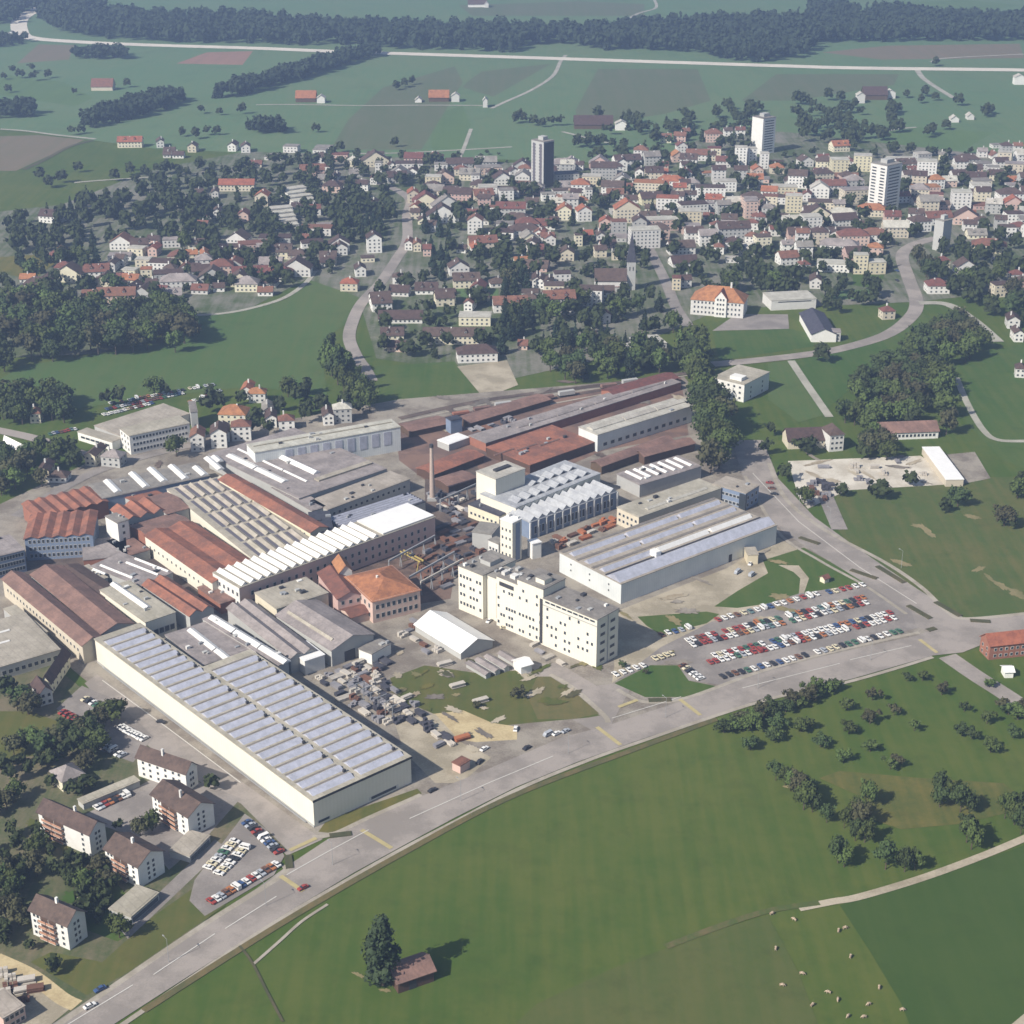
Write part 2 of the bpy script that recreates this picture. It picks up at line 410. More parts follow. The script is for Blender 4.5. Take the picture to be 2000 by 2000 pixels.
# ------------------------------------------------------------ ground, fields, roads
GR = mat('meadow_grass', (.050, .088, .010), .95, 'ground', (.086, .106, .018), .02, .5)
G_DEEP = mat('deep_green_grass', (.036, .071, .010), .95, 'ground', (.050, .081, .014), .015, .4)
G_LUSH = mat('lush_meadow', (.043, .089, .013), .95, 'ground', (.074, .104, .021), .03, .5)
G_OLIVE = mat('olive_dry_grass', (.110, .103, .028), .95, 'ground', (.066, .088, .018), .025, .5)
G_YEL = mat('yellowing_grass', (.13, .115, .028), .95, 'ground', (.066, .085, .018), .05, .6)
G_FAR = mat('valley_grass', (.082, .150, .066), .95, 'ground', (.108, .155, .07), .006, .5)  # lightened so the colour itself carries part of the distant haze
G_MID = mat('village_meadow', (.056, .108, .026), .95, 'ground', (.080, .112, .030), .012, .5)
C_BR = mat('stubble_brown', (.17, .13, .085), .95, 'crop', (.13, .12, .07), .02, .5, sat=70)
C_PK = mat('ploughed_pinkish', (.27, .15, .105), .95, 'crop', (.2, .13, .09), .02, .5, sat=80)
C_GY = mat('greyish_green_crop', (.11, .12, .068), .95, 'crop', (.08, .11, .05), .02, .5, sat=60)
C_LT = mat('light_green_crop', (.09, .15, .05), .95, 'crop', (.07, .125, .045), .02, .5, sat=75)
GARD = mat('garden_ground', (.065, .085, .032), .95, 'ground', (.16, .135, .085), .09, .6)
TOWNG = mat('town_ground', (.062, .088, .030), .95, 'ground', (.19, .18, .15), .06, .6)
CONC = mat('yard_concrete', (.29, .26, .215), .9, 'road', (.17, .145, .12), .08, .6)
YARDB = mat('oily_yard_dirt', (.15, .115, .095), .95, 'road', (.075, .058, .052), .06, .6)
RAILB = mat('rusty_ballast', (.20, .125, .095), .95, 'road', (.13, .088, .075), .05, .6)
DIRT = mat('pale_gravel', (.40, .35, .265), .95, 'road', (.27, .235, .17), .06, .6)
SAND = mat('sand', (.50, .41, .24), .95, 'road', (.38, .30, .17), .15, .6)
ASPH = mat('pale_worn_asphalt', (.305, .27, .24), .9, 'road', (.23, .205, .182), .05, .55)
ASPD = mat('grey_asphalt', (.27, .243, .22), .9, 'road', (.195, .175, .16), .08, .55)
PAVE = mat('light_pavement', (.36, .325, .27), .9, 'road', (.27, .24, .19), .2, .5)
LANE = mat('pale_lane', (.36, .345, .29), .9, 'road', (.28, .27, .22), .1, .5)
MOTOR = mat('motorway_concrete', (.62, .57, .48), .9, 'road', (.5, .46, .40), .02, .4)
PAINTY = mat('yellow_road_paint', (.46, .39, .20), .8, amt=.9)
PAINTW = mat('white_road_paint', (.62, .60, .55), .8, amt=.5)
SHRUBG = mat('dark_verge', (.06, .065, .03), .95, 'ground', (.10, .085, .045), .3, .5)

LV[0] = -.05
mb = MB(); N = 24; X0, X1, Y0, Y1 = -6000, 6000, -1500, 12000
mb.poly([(X0, Y0, 0), (X1, Y0, 0), (X1, Y1, 0), (X0, Y1, 0)])
tag(mb.obj('ground', [GR], fix=False), None, None, kind='structure')
LV[0] = 0
patch('valley_floor', [(-900, 262), (0, 250), (300, 290), (620, 305), (1000, 312), (1240, 320), (1500, 330), (2900, 330), (2900, -260), (-900, -260)], G_FAR)
for nm, pts, m in (
    ('brown_field', ks(21, -60, 1030, 290, 1020, 640, 1055, 470, 1130, 250, 1230, 120, 1290, -60, 1290), C_BR),
    ('pink_field', ks(21, 1330, 480, 1560, 395, 1910, 385, 1830, 490), C_PK),
    ('grey_field', ks(21, 290, 335, 560, 340, 520, 450, 130, 478), C_BR),
    ('pale_field', ks(22, 1330, 1130, 1300, 870, 1560, 800, 1620, 940, 1560, 1130), C_LT),
    ('blue_green_field', ks(22, 1590, 620, 1700, 540, 2230, 480, 2090, 560, 1790, 730, 1560, 660), C_GY),
    ('long_strip_field', ks(22, 700, 900, 960, 660, 1500, 500, 1560, 620, 1250, 1130, 560, 1130), C_GY),
    ('stubble_field', ks(24, 410, 395, 900, 345, 1900, 330, 1932, 440, 850, 450), C_BR),
    ('hay_field', ks(24, -200, 760, 60, 560, 720, 560, 990, 560, 950, 640, 200, 760), C_GY),
    ('wide_pasture', ks(23, 480, 830, 650, 520, 1400, 520, 1500, 760, 1150, 860, 500, 960), C_GY),
    ('light_pasture', ks(24, 830, 1010, 1130, 960, 1700, 1000, 1480, 1130, 900, 1130), C_LT),
    ('left_pasture', ks(21, 0, 560, 480, 620, 700, 740, 560, 800, 0, 720), C_LT),
    ('hill_field', ks(23, -400, 40, 500, 10, 1000, 30, 1000, 120, -300, 120), C_GY),
    ('river_meadow', ks(24, 950, 20, 1500, 0, 1900, 40, 1500, 95, 1100, 80), C_LT)):
    patch(nm, pts, m)
patch('lower_east_field', [(1640, 1768), (1800, 1722), (1930, 1676), (2060, 1630), (2060, 2060), (1800, 2060), (1760, 1960), (1700, 1860)], G_DEEP)
patch('lower_pasture', [(940, 2060), (1050, 1960), (1200, 1890), (1400, 1816), (1500, 1788), (1560, 1900), (1620, 2060)], mat('pasture_grass', (.062, .088, .018), .95, 'ground', (.088, .098, .025), .03, .5))
patch('copse_dry_grass', [(1600, 1520), (1640, 1506), (1800, 1520), (1960, 1530), (2000, 1560), (1960, 1590), (1870, 1610), (1760, 1620), (1700, 1600), (1690, 1560)], G_YEL)
patch('big_meadow', [(0, 742), (40, 715), (180, 694), (330, 668), (385, 612), (480, 606), (560, 585), (610, 545), (650, 560), (702, 580), (690, 620), (645, 655), (632, 720), (640, 775), (500, 755), (430, 760), (250, 785), (130, 800), (0, 770)], G_MID)
patch('town_ground', [(-60, 420), (120, 400), (300, 330), (480, 296), (620, 300), (1000, 318), (1240, 325), (1420, 250), (1560, 260), (2080, 320), (2080, 560), (1780, 590), (1560, 600), (1420, 600), (1180, 700), (1000, 740), (735, 700), (700, 580), (600, 545), (480, 606), (360, 620), (200, 690), (0, 700), (-60, 700)], TOWNG)
for nm, pts, m in (
    ('playing_field', [(728, 716), (888, 706), (942, 778), (748, 796), (735, 740)], G_LUSH),
    ('school_lawn', ks(28, -420, 1150, 160, 1130, 310, 1160, 350, 1260, -370, 1370), G_LUSH),
    ('school_yard', ks(28, -240, 1020, 150, 1020, 160, 1130, -420, 1145), ASPD),
    ('gravel_pitch', [(893, 716), (990, 704), (1012, 752), (945, 778)], DIRT),
    ('orchard_strip', ks(28, 450, 850, 800, 830, 800, 900, 470, 910), C_LT),
    ('garden_lawn', ks(28, 640, 720, 880, 725, 830, 830, 640, 800), G_LUSH),
    ('river_lawn', [(1560, 705), (1690, 660), (1790, 600), (1830, 640), (1700, 730), (1600, 810), (1575, 800)], G_LUSH),
    ('park_lawn', [(1500, 710), (1540, 705), (1615, 810), (1560, 825), (1500, 780)], G_MID),
    ('villa_lawn', ks(25, -40, 590, 450, 560, 400, 650, 250, 760, -40, 700), G_YEL),
    ('vineyard_lawn', ks(26, 1500, 820, 1830, 830, 1830, 930, 1560, 900), C_LT),
    ('east_meadow', [(1640, 955), (1800, 935), (2060, 930), (2060, 1198), (1880, 1208), (1800, 1165), (1660, 1070), (1620, 1010)], mat('dry_meadow_grass', (.062, .092, .020), .95, 'ground', (.110, .106, .032), .03, .5)),
    ('east_slope', [(1860, 700), (2060, 660), (2060, 940), (1960, 900), (1890, 830)], G_LUSH)):
    patch(nm, pts, m)
patch('works_ground', [(-120, 1010), (0, 985), (180, 900), (400, 850), (780, 780), (1335, 735), (1440, 860), (1500, 930), (1600, 1050), (1700, 1110), (1830, 1215), (1840, 1250), (1600, 1300), (1355, 1375), (1180, 1440), (1000, 1500), (820, 1570), (625, 1640), (560, 1600), (300, 1420), (180, 1340), (60, 1240), (-120, 1250)], CONC)
patch('rail_yard', [(770, 835), (980, 790), (1330, 735), (1345, 850), (1180, 880), (1040, 940), (860, 960), (780, 900)], RAILB)
patch('storage_yard', [(640, 1120), (860, 1010), (930, 1000), (960, 1080), (890, 1110), (880, 1170), (820, 1180), (790, 1130)], mat('rust_stained_dirt', (.17, .115, .09), .95, 'road', (.085, .06, .05), .1, .6))
patch('back_yard', [(830, 905), (930, 900), (960, 1010), (880, 1060), (830, 1000)], YARDB)
patch('west_works_yard', [(-120, 1120), (40, 1090), (330, 1060), (440, 1130), (430, 1190), (300, 1200), (180, 1240), (0, 1130)], YARDB)
patch('scrap_yard', ks(7, 700, 1100, 1080, 960, 1480, 1050, 1540, 1130, 1830, 1400, 1760, 1560, 1480, 1600, 1200, 1480), CONC)
patch('gravel_yard', [(1195, 1335), (1240, 1305), (1480, 1210), (1600, 1110), (1560, 1075), (1520, 1050), (1420, 1110), (1215, 1190), (1190, 1200), (1200, 1300)], DIRT)
patch('works_road', [(1000, 1300), (1090, 1295), (1165, 1340), (1240, 1330), (1180, 1440), (1000, 1340)], ASPH)
patch('lane_by_hall', [(165, 1335), (190, 1318), (300, 1400), (420, 1490), (560, 1590), (630, 1640), (560, 1672), (500, 1600), (380, 1520), (250, 1430)], ASPH)
patch('scrub_ground', [(762, 1325), (830, 1300), (930, 1315), (1010, 1310), (1060, 1325), (1110, 1355), (1172, 1398), (1150, 1402), (1040, 1412), (960, 1420), (880, 1415), (860, 1400), (800, 1375), (770, 1350)], G_OLIVE)
patch('dry_scrub', [(1050, 1322), (1075, 1322), (1120, 1350), (1170, 1394), (1120, 1405), (1050, 1405), (1030, 1360)], mat('dry_brown_grass', (.15, .12, .045), .95, 'ground', (.10, .10, .035), .05, .6))
patch('sand_ground', [(845, 1395), (905, 1388), (960, 1412), (1010, 1420), (1010, 1445), (930, 1450), (860, 1440)], SAND)
patch('construction_dirt', [(770, 1410), (850, 1395), (900, 1450), (960, 1480), (900, 1530), (850, 1530), (790, 1470)], DIRT)
patch('grass_by_hall', [(622, 1625), (640, 1600), (760, 1560), (815, 1541), (824, 1550), (760, 1590), (690, 1618), (640, 1627)], G_YEL)
patch('triangle_lawn', [(1200, 1335), (1270, 1300), (1325, 1300), (1345, 1330), (1420, 1345), (1340, 1362), (1260, 1362)], G_LUSH)
patch('grass_strip', [(1245, 1205), (1380, 1195), (1405, 1200), (1380, 1218), (1290, 1240), (1262, 1222)], G_LUSH)
patch('corner_lawn', [(1395, 1185), (1440, 1155), (1500, 1120), (1490, 1095), (1570, 1070), (1640, 1108), (1690, 1140), (1600, 1165), (1440, 1188)], G_LUSH)
patch('dirt_path_corner', [(1520, 1104), (1560, 1105), (1580, 1130), (1570, 1160), (1560, 1160), (1563, 1130), (1550, 1118)], DIRT)
WORN = mat('worn_bare_soil', (.26, .21, .11), .95, 'ground', (.15, .14, .06), .12, .5)
def blob(name, c, rx, ry, rot=0, m=WORN):
    pts = []
    for i in range(26):
        a = i / 26 * 6.283; r = ru(.55, 1.15); x, y = math.cos(a) * rx * r, math.sin(a) * ry * r
        pts.append((c[0] + x * math.cos(rot) - y * math.sin(rot), c[1] + x * math.sin(rot) + y * math.cos(rot)))
    patch(name, pts, m)
for c, rx, ry, ro in ((ks(5, 1130, 1460)[0], 16, 4, .1), (ks(5, 1190, 1490)[0], 20, 6, .7), (ks(5, 1240, 1530)[0], 9, 4, .5), (ks(13, 1560, 50)[0], 16, 5, -.3), (ks(13, 1640, 120)[0], 12, 4, .6), (ks(13, 1740, 190)[0], 26, 6, .5), (ks(13, 1880, 260)[0], 20, 8, .3),
                      ((1560, 1540), 30, 7, .1), ((752, 1935), 12, 4, .1), ((1900, 1010), 18, 5, .2), ((1760, 1100), 22, 5, .3), ((700, 1905), 14, 4, .4)):
    blob('worn_patch', c, rx, ry, ro)
patch('storage_lot', ks(5, 150, 970, 1150, 930, 1480, 1110, 1480, 1140, 600, 1190, 300, 1330, 230, 1240), mat('pale_slab', (.58, .54, .46), .95, 'road', (.42, .38, .31), .06, .6))
patch('gravel_lot', ks(5, 1350, 920, 1560, 900, 1680, 1100, 1480, 1140), CONC)
patch('garden_quarter', [(-60, 1320), (90, 1290), (230, 1400), (330, 1500), (470, 1570), (560, 1660), (400, 1800), (240, 1925), (120, 1990), (-60, 2060)], GARD)
patch('corner_garden_lawn', [(-60, 1390), (60, 1390), (140, 1420), (100, 1470), (-60, 1500)], G_OLIVE)
patch('lawn_by_road', [(100, 1860), (200, 1880), (300, 1790), (400, 1720), (440, 1770), (250, 1900), (170, 1945), (60, 1880)], G_OLIVE)
patch('flat_lawn_upper', [(150, 1700), (190, 1680), (290, 1800), (230, 1840), (150, 1810)], G_LUSH)
patch('lane_apartments', [(230, 1810), (310, 1745), (420, 1640), (440, 1655), (330, 1760), (250, 1835)], ASPD)
patch('court_asphalt', [(150, 1600), (330, 1505), (470, 1560), (400, 1640), (330, 1700), (290, 1650), (220, 1620)], ASPD)
patch('car_park_west', [(380, 1720), (440, 1640), (478, 1590), (520, 1620), (556, 1672), (535, 1710), (400, 1790), (370, 1760)], ASPD)
patch('car_park_north', [(110, 1385), (160, 1340), (220, 1365), (300, 1440), (260, 1490), (180, 1460), (200, 1420), (150, 1410)], ASPD)
patch('building_site', [(-60, 1860), (40, 1880), (120, 1940), (150, 1960), (90, 2010), (-60, 2060)], DIRT)
patch('car_park_east', [(1205, 1330), (1290, 1265), (1390, 1215), (1560, 1160), (1690, 1140), (1790, 1200), (1800, 1225), (1600, 1280), (1420, 1340), (1345, 1330), (1320, 1295), (1270, 1300)], ASPD)
patch('main_road', [(-60, 2090), (104, 2000), (250, 1903), (400, 1800), (500, 1737), (560, 1693), (640, 1640), (720, 1600), (820, 1557), (960, 1500), (1100, 1440), (1180, 1420), (1350, 1364), (1480, 1318), (1600, 1284), (1700, 1262), (1800, 1240), (1840, 1215), (1900, 1206), (2060, 1198), (2060, 1240), (1930, 1255), (1880, 1275), (1822, 1281), (1666, 1326), (1488, 1366), (1240, 1449), (1130, 1488), (1010, 1537), (890, 1597), (790, 1651), (690, 1706), (540, 1796), (400, 1887), (220, 2003), (60, 2110)], ASPH)
patch('side_road', [(1430, 860), (1490, 860), (1520, 935), (1590, 1010), (1680, 1075), (1790, 1150), (1880, 1206), (1850, 1250), (1790, 1225), (1780, 1195), (1690, 1140), (1600, 1085), (1530, 1040), (1480, 985), (1450, 930)], ASPH)
for nm, p, wd, m in (
    ('footpath', [(100, 2012), (225, 1925), (400, 1806), (545, 1714), (556, 1690)], 2.2, PAVE),
    ('footpath', [(225, 2012), (400, 1893), (540, 1801), (692, 1712), (792, 1656), (900, 1600), (1010, 1543), (1130, 1493), (1240, 1453), (1488, 1370), (1666, 1330), (1822, 1284)], 1.9, PAVE),
    ('footpath', [(610, 1636), (650, 1630), (720, 1598), (822, 1553)], 2, PAVE),
    ('footpath', [(1205, 1347), (1260, 1372), (1340, 1364), (1480, 1314), (1620, 1275), (1795, 1236)], 2, PAVE),
    ('footpath', [(1075, 1318), (1120, 1345), (1178, 1396), (1188, 1412)], 2.2, PAVE),
    ('footpath', [(1502, 905), (1535, 975), (1610, 1035), (1730, 1100), (1800, 1148), (1850, 1195), (1890, 1209), (2030, 1196)], 2.4, PAVE),
    ('footpath', [(1455, 930), (1520, 1040), (1600, 1095), (1690, 1145), (1770, 1200)], 1.8, PAVE),
    ('dirt_track', [(-10, 1872), (60, 1905), (120, 1950), (150, 1965)], 5, SAND),
    ('field_path', [(640, 1767), (590, 1800), (545, 1840), (495, 1884)], 1.1, PAVE),
    ('gravel_track', [(1560, 1775), (1625, 1762), (1680, 1752), (1800, 1716), (1920, 1672), (2020, 1630)], 3.2, DIRT),
    ('faded_track', [(1300, 1850), (1400, 1812), (1500, 1780), (1600, 1764)], 2.6, mat('faded_track_grass', (.13, .105, .045), .95, 'ground', (.06, .09, .02), .15, .5)),
    ('worn_verge', [(280, 1975), (560, 1798), (800, 1660), (1000, 1556), (1240, 1464), (1400, 1405)], 2.6, mat('worn_verge_grass', (.15, .115, .05), .95, 'ground', (.08, .085, .035), .12, .5)),
    ('ditch', [(468, 1848), (493, 1882), (520, 1935), (552, 1996)], .9, SHRUBG),
    ('corner_track', [(2010, 1985), (1980, 2010)], 3, DIRT),
    ('farm_lane', [(1850, 1282), (1905, 1320), (1960, 1355), (2020, 1395)], 9, ASPH),
    ('lane', [(1545, 705), (1575, 750), (1620, 815)], 5, LANE),
    ('lane', [(1868, 738), (1890, 790), (1920, 840), (1950, 860), (2010, 862)], 4, LANE),
    ('lane', [(1608, 960), (1625, 1000), (1640, 1035)], 8, ASPD),
    ('street', [(1392, 712), (1470, 705), (1560, 695), (1640, 682), (1730, 655), (1778, 620), (1790, 590), (1775, 545), (1762, 500), (1785, 478), (1830, 465)], 10, ASPH),
    ('street', [(1795, 592), (1850, 595), (1900, 625), (1950, 668)], 8, LANE),
    ('street', [(1370, 700), (1345, 640), (1320, 600), (1300, 550), (1275, 500), (1265, 480)], 8, ASPD),
    ('street', [(725, 745), (712, 720), (695, 695), (682, 660), (690, 625), (708, 590), (745, 550), (775, 505), (795, 470), (795, 420), (800, 390), (760, 365), (700, 350)], 8.5, ASPH),
    ('lane', [(370, 617), (440, 612), (500, 600), (555, 582), (595, 555), (615, 530)], 4, LANE),
    ('country_lane', [(1105, 108), (1095, 120), (1080, 148), (1040, 175), (985, 200), (960, 212)], 5, LANE),
    ('country_lane', [(920, 252), (905, 292), (895, 312)], 4, LANE),
    ('country_lane', ks(22, 0, 792, 300, 790, 800, 798, 1300, 795, 1740, 798), 4, LANE),
    ('country_lane', ks(22, 560, 1160, 1000, 1158, 1500, 1135, 1932, 1110), 4, LANE),
    ('country_lane', ks(23, 380, 995, 560, 1040, 700, 1075, 790, 1080), 4.5, LANE),
    ('country_lane', ks(21, 0, 975, 200, 990, 430, 1020, 720, 1050), 5, LANE),
    ('country_lane', ks(21, 700, 1060, 520, 1110, 330, 1210, 180, 1280), 5, SHRUBG),
    ('country_lane', ks(24, 1120, 520, 1170, 590, 1270, 660, 1400, 740), 7, LANE),
    ('country_lane', ks(24, 830, 1005, 980, 975, 1120, 962), 4, LANE),
    ('country_lane', ks(21, 560, 1380, 800, 1360, 1300, 1330), 4, LANE),
    ('country_lane', ks(23, 880, 140, 960, 100, 1085, 60, 1075, 0), 5, LANE),
    ('country_lane', ks(24, 1230, 470, 1350, 440, 1932, 410), 5, LANE),
    ('motorway', ks(21, 470, -40, 300, 60, 160, 140, 150, 235, 220, 285, 560, 315, 1100, 340, 1932, 365, 2650, 395, 2900, 402, 3860, 432, 5796, 495, 6500, 515, 7730, 530, 9000, 560), 24, MOTOR),
    ('road_by_villas', [(-20, 838), (60, 855), (140, 880), (190, 900)], 8, ASPH),
    ('street_north_works', [(30, 1010), (180, 925), (330, 880), (420, 862)], 7, ASPD),
    ('railway_track', [(800, 850), (960, 812), (1180, 770), (1300, 742)], 1.6, PAVE),
    ('railway_track', [(780, 826), (950, 790), (1180, 758), (1350, 733)], 1.6, PAVE),
    ('railway_track', [(780, 818), (950, 782), (1180, 752), (1350, 728)], 5, YARDB),
    ('railway_track', [(600, 905), (780, 840), (960, 800), (1190, 760)], 3, YARDB)):
    ribbon(nm, p, wd, m)
for nm, p in (('crossing_marking', [(1166, 1421), (1212, 1456)]), ('crossing_marking', [(1328, 1367), (1368, 1398)]), ('crossing_marking', [(1796, 1250), (1830, 1276)]),
              ('crossing_marking', [(706, 1622), (765, 1658)]), ('crossing_marking', [(548, 1712), (592, 1742)]), ('crossing_marking', [(566, 1662), (618, 1638)]),
              ('crossing_marking', [(1208, 1382), (1245, 1368)])):
    ribbon(nm, p, 1.7, PAINTY, smooth=False)
for p in ([(120, 2010), (260, 1925)], [(440, 1815), (540, 1752)], [(800, 1600), (960, 1528), (1080, 1478)], [(1660, 1290), (1780, 1262)], [(1470, 925), (1560, 1020), (1680, 1110), (1790, 1180)], [(560, 1710), (640, 1665), (720, 1622)], [(1195, 1404), (1280, 1378), (1330, 1362)], [(300, 1905), (420, 1825)], [(1450, 1345), (1640, 1297)], [(200, 1330), (330, 1425), (470, 1530)]):
    ribbon('lane_marking', p, .35, PAINTW, smooth=False)
for nm, p in (('planted_island', ks(10, 1135, 905, 1300, 885)), ('planted_island', ks(10, 820, 1050, 835, 1150)), ('planted_island', ks(12, 500, 1155, 690, 1150)),
              ('planted_island', ks(13, 1190, 330, 1400, 450)), ('planted_island', ks(13, 960, 360, 1150, 470)), ('planted_island', ks(13, 700, 30, 930, 170)),
              ('planted_island', ks(13, 1480, 485, 1650, 495)), ('planted_island', ks(4, 1590, 775, 1740, 825)), ('planted_island', ks(13, 480, 60, 700, 135)), ('planted_island', ks(13, 1120, 570, 1190, 550))):
    ribbon(nm, p, 2.6, SHRUBG, smooth=False, h=.1, z=.55)

OIL = mat('oil_stained_ground', (.13, .115, .10), .9, 'ground', (.22, .19, .16), .2, .6)
RUB = mat('pale_rubble_ground', (.42, .37, .28), .95, 'ground', (.27, .22, .15), .25, .6)
LVB = LV[0]
for j, (poly, n, ms, rx, ry) in enumerate(((((770, 1290), (1160, 1290), (1170, 1410), (780, 1400)), 34, (RUB, DIRT, G_YEL, G_OLIVE, SHRUBG, WORN), 20, 5), (((640, 1240), (900, 1240), (980, 1440), (860, 1520)), 26, (OIL, RUB, DIRT, OIL), 18, 5),
                                           (((60, 1060), (460, 950), (760, 900), (900, 1200), (420, 1200)), 30, (OIL, YARDB, OIL), 16, 5), (((1210, 1300), (1500, 1190), (1560, 1080), (1230, 1200)), 16, (RUB, CONC, WORN), 24, 5),
                                           (((850, 800), (1300, 740), (1330, 880), (950, 950)), 20, (OIL, YARDB, RUB), 22, 4), (((1560, 905), (1850, 890), (1860, 935), (1600, 950)), 12, (CONC, OIL, RUB), 22, 4), (((0, 1480), (160, 1480), (170, 1820), (0, 1840)), 16, (WORN, G_OLIVE, RUB, G_LUSH), 22, 9))):
    LV[0] = LVB
    xs, ys = [p[0] for p in poly], [p[1] for p in poly]
    for _ in range(n): blob('dirt_patch' if j != 6 else 'garden_bed', (ru(min(xs), max(xs)), ru(min(ys), max(ys))), rx * ru(.5, 1.3), ry * ru(.6, 1.4), ru(-.5, .6), random.choice(ms))
# ------------------------------------------------------------ the works
FB = 'factory buildings of the works'
def fb(name, label, cat, A, Bp, C, h, lm=None, **kw):
    return bld(name, label, cat, A, Bp, C, h, group=FB, lm=lm, **kw)
K = k
MGUT = mat('roof_valley_felt', (.21, .19, .17), kind='roof', c2=(.15, .135, .12), sc=.3)
MSLOT = mat('slot_shade_and_stripe', (.13, .12, .14), .5, amt=.4)  # dark mauve for painted shade beside roof ridges and for tower stripes
# great hall by the road, in an L
q = fb('assembly_hall', 'huge low hall with ribbed glazed roof and long cream wall beside the main road', 'factory hall', K(6, 795, 640), K(10, 1010, 640), K(10, 1765, 318), 11, roof='flat', rc='beige', wc='cladc', lm='the great ribbed hall')
xn, yn = toloc(q, (396, 1305), 11)
bpy.data.objects.remove(q.wall); bpy.data.objects.remove(q.roof)
m1 = MB(); m1.box(0, 0, -.3, q.W, yn, 11); m1.box(0, yn, -.3, xn, q.D, 11.0); m1.obj('wall', [W_['cladc']], q.root)
m1 = MB(); m1.box(-.3, -.3, 11, q.W + .3, yn + .3, 11.5); m1.box(-.3, yn + .3, 11, xn + .3, q.D + .3, 11.5); m1.obj('roof', [R_['beige']], q.root)
nr = 24
for i in range(nr):
    y0 = 2 + i * (q.D - 5) / nr; st = (q.D - 5) / nr
    for x0, x1 in ((1.5, xn - 1.5), (xn + 1.2, q.W - 1.5)):
        if x0 > xn and y0 + st > yn: continue
        t = MB(); t.prism([(y0 + .1, 11.5), (y0 + st * .42, 12.5), (y0 + st * .70, 11.5)], 'x', x0, x1, 0)
        t.obj('rooflight', [LAV], q.root)
        boxpart(q, 'roof_gutter', x0, y0 + st * .72, 11.5, x1, y0 + st * .86, 11.56, MGUT)
        if i % 2 == 0: boxpart(q, 'roof_vent', x1 - 1.2, y0 + st * .8, 11.5, x1 - .1, y0 + st * .8 + .9, 12.6, DARKM)
boxpart(q, 'eaves_trim', -.36, -.36, 10.6, q.W + .4, -.3, 11.6, DARKM)
boxpart(q, 'wall_plinth', -.2, 0, 0, -.02, q.D, 1.0, W_['grey'])
band(q, 'R', 1.6, 1.2, .03, .16, nm='window'); band(q, 'R', 1.4, 1.4, .55, .86, nm='window')
boxpart(q, 'pipe_run', -1.0, 4, .5, -.75, q.D - 6, .8, METAL)
# white multi-storey factory
P0, P1 = K(8, 565, 540), K(8, 1600, 985); PC = K(8, 1778, 900)
b0, ux, uy, Wd, D = rect(P0, P1, PC, 0)
def at_front(px):
    return (G(*px) - b0).dot(uy)
ya, yb, yc, yd = at_front(K(8, 1200, 812)), at_front(K(8, 850, 662)), at_front(K(8, 750, 618)), D
def sect(name, label, y0, y1, h, dx=0, w=None, **kw):
    return build(name, label, 'factory block', b0 + uy * y0 + ux * dx, ux, (w or Wd), y1 - y0, h, rc='grey', wc='cladc', group='sections of the tall white factory', **kw)
q = sect('white_factory', 'tall white factory block, end section with grey shaded gable above the car park', 0, ya, 22.5, lm='the tall white factory')
clutter(q, 6)
wins(q, 'L', 11, 5, 1.3, 1.7, 2.6, 3.9, me=WINW, skip=.62); band(q, 'L', 21.3, 1.0, .03, .97, nm='window_band', n=9)
wins(q, 'R', 2, 5, 3.4, 1.6, 2.6, 4, me=WIN)
boxpart(q, 'drainpipe', q.W * .5, -.25, 0, q.W * .5 + .25, -.02, 22, METAL); boxpart(q, 'parapet_band', -.35, -.35, 19.4, -.27, q.D, 19.9, W_['grey'])
q = sect('white_factory', 'tall white factory block, raised middle section with stepped rooftop terrace', ya + .02, ya + (yb - ya) * .55, 26.5, lm='the raised factory section')
clutter(q, 6)
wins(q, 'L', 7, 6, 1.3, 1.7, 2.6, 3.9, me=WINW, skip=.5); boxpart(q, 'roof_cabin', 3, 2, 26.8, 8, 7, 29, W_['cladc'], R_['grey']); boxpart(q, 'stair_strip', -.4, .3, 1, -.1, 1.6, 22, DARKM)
q = sect('white_factory', 'tall white factory block, lower middle section with dark recessed terrace', ya + (yb - ya) * .55 + .02, yb, 24)
clutter(q, 6)
wins(q, 'L', 7, 5, 1.3, 1.7, 2.6, 3.9, me=WINW, skip=.45); boxpart(q, 'roof_box', 2, 3, 24.4, 5, 6, 26, W_['white']); boxpart(q, 'roof_box', 2, 9, 24.4, 5, 11, 26, W_['white'])
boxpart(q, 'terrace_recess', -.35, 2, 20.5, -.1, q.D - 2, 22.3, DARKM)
q = sect('white_factory', 'narrow grey recessed stair section between white factory blocks', yb + .02, yc, 21, dx=2.5, w=Wd - 2.5)
clutter(q, 6)
boxpart(q, 'stair_glazing', -.3, 1, 2, -.05, 2.2, 19, W_['brick'])
q = sect('white_factory', 'tall white factory block, far end section with three rows of windows', yc + .02, yd, 21.5, w=Wd * 1.5, lm='the far factory section')
clutter(q, 6)
wins(q, 'L', 7, 4, 1.4, 1.8, 4, 4.4, me=WINW, skip=.15)
boxpart(q, 'roof_box', 8, 3, 21.8, 15, 9, 24, W_['grey'], R_['grey'])
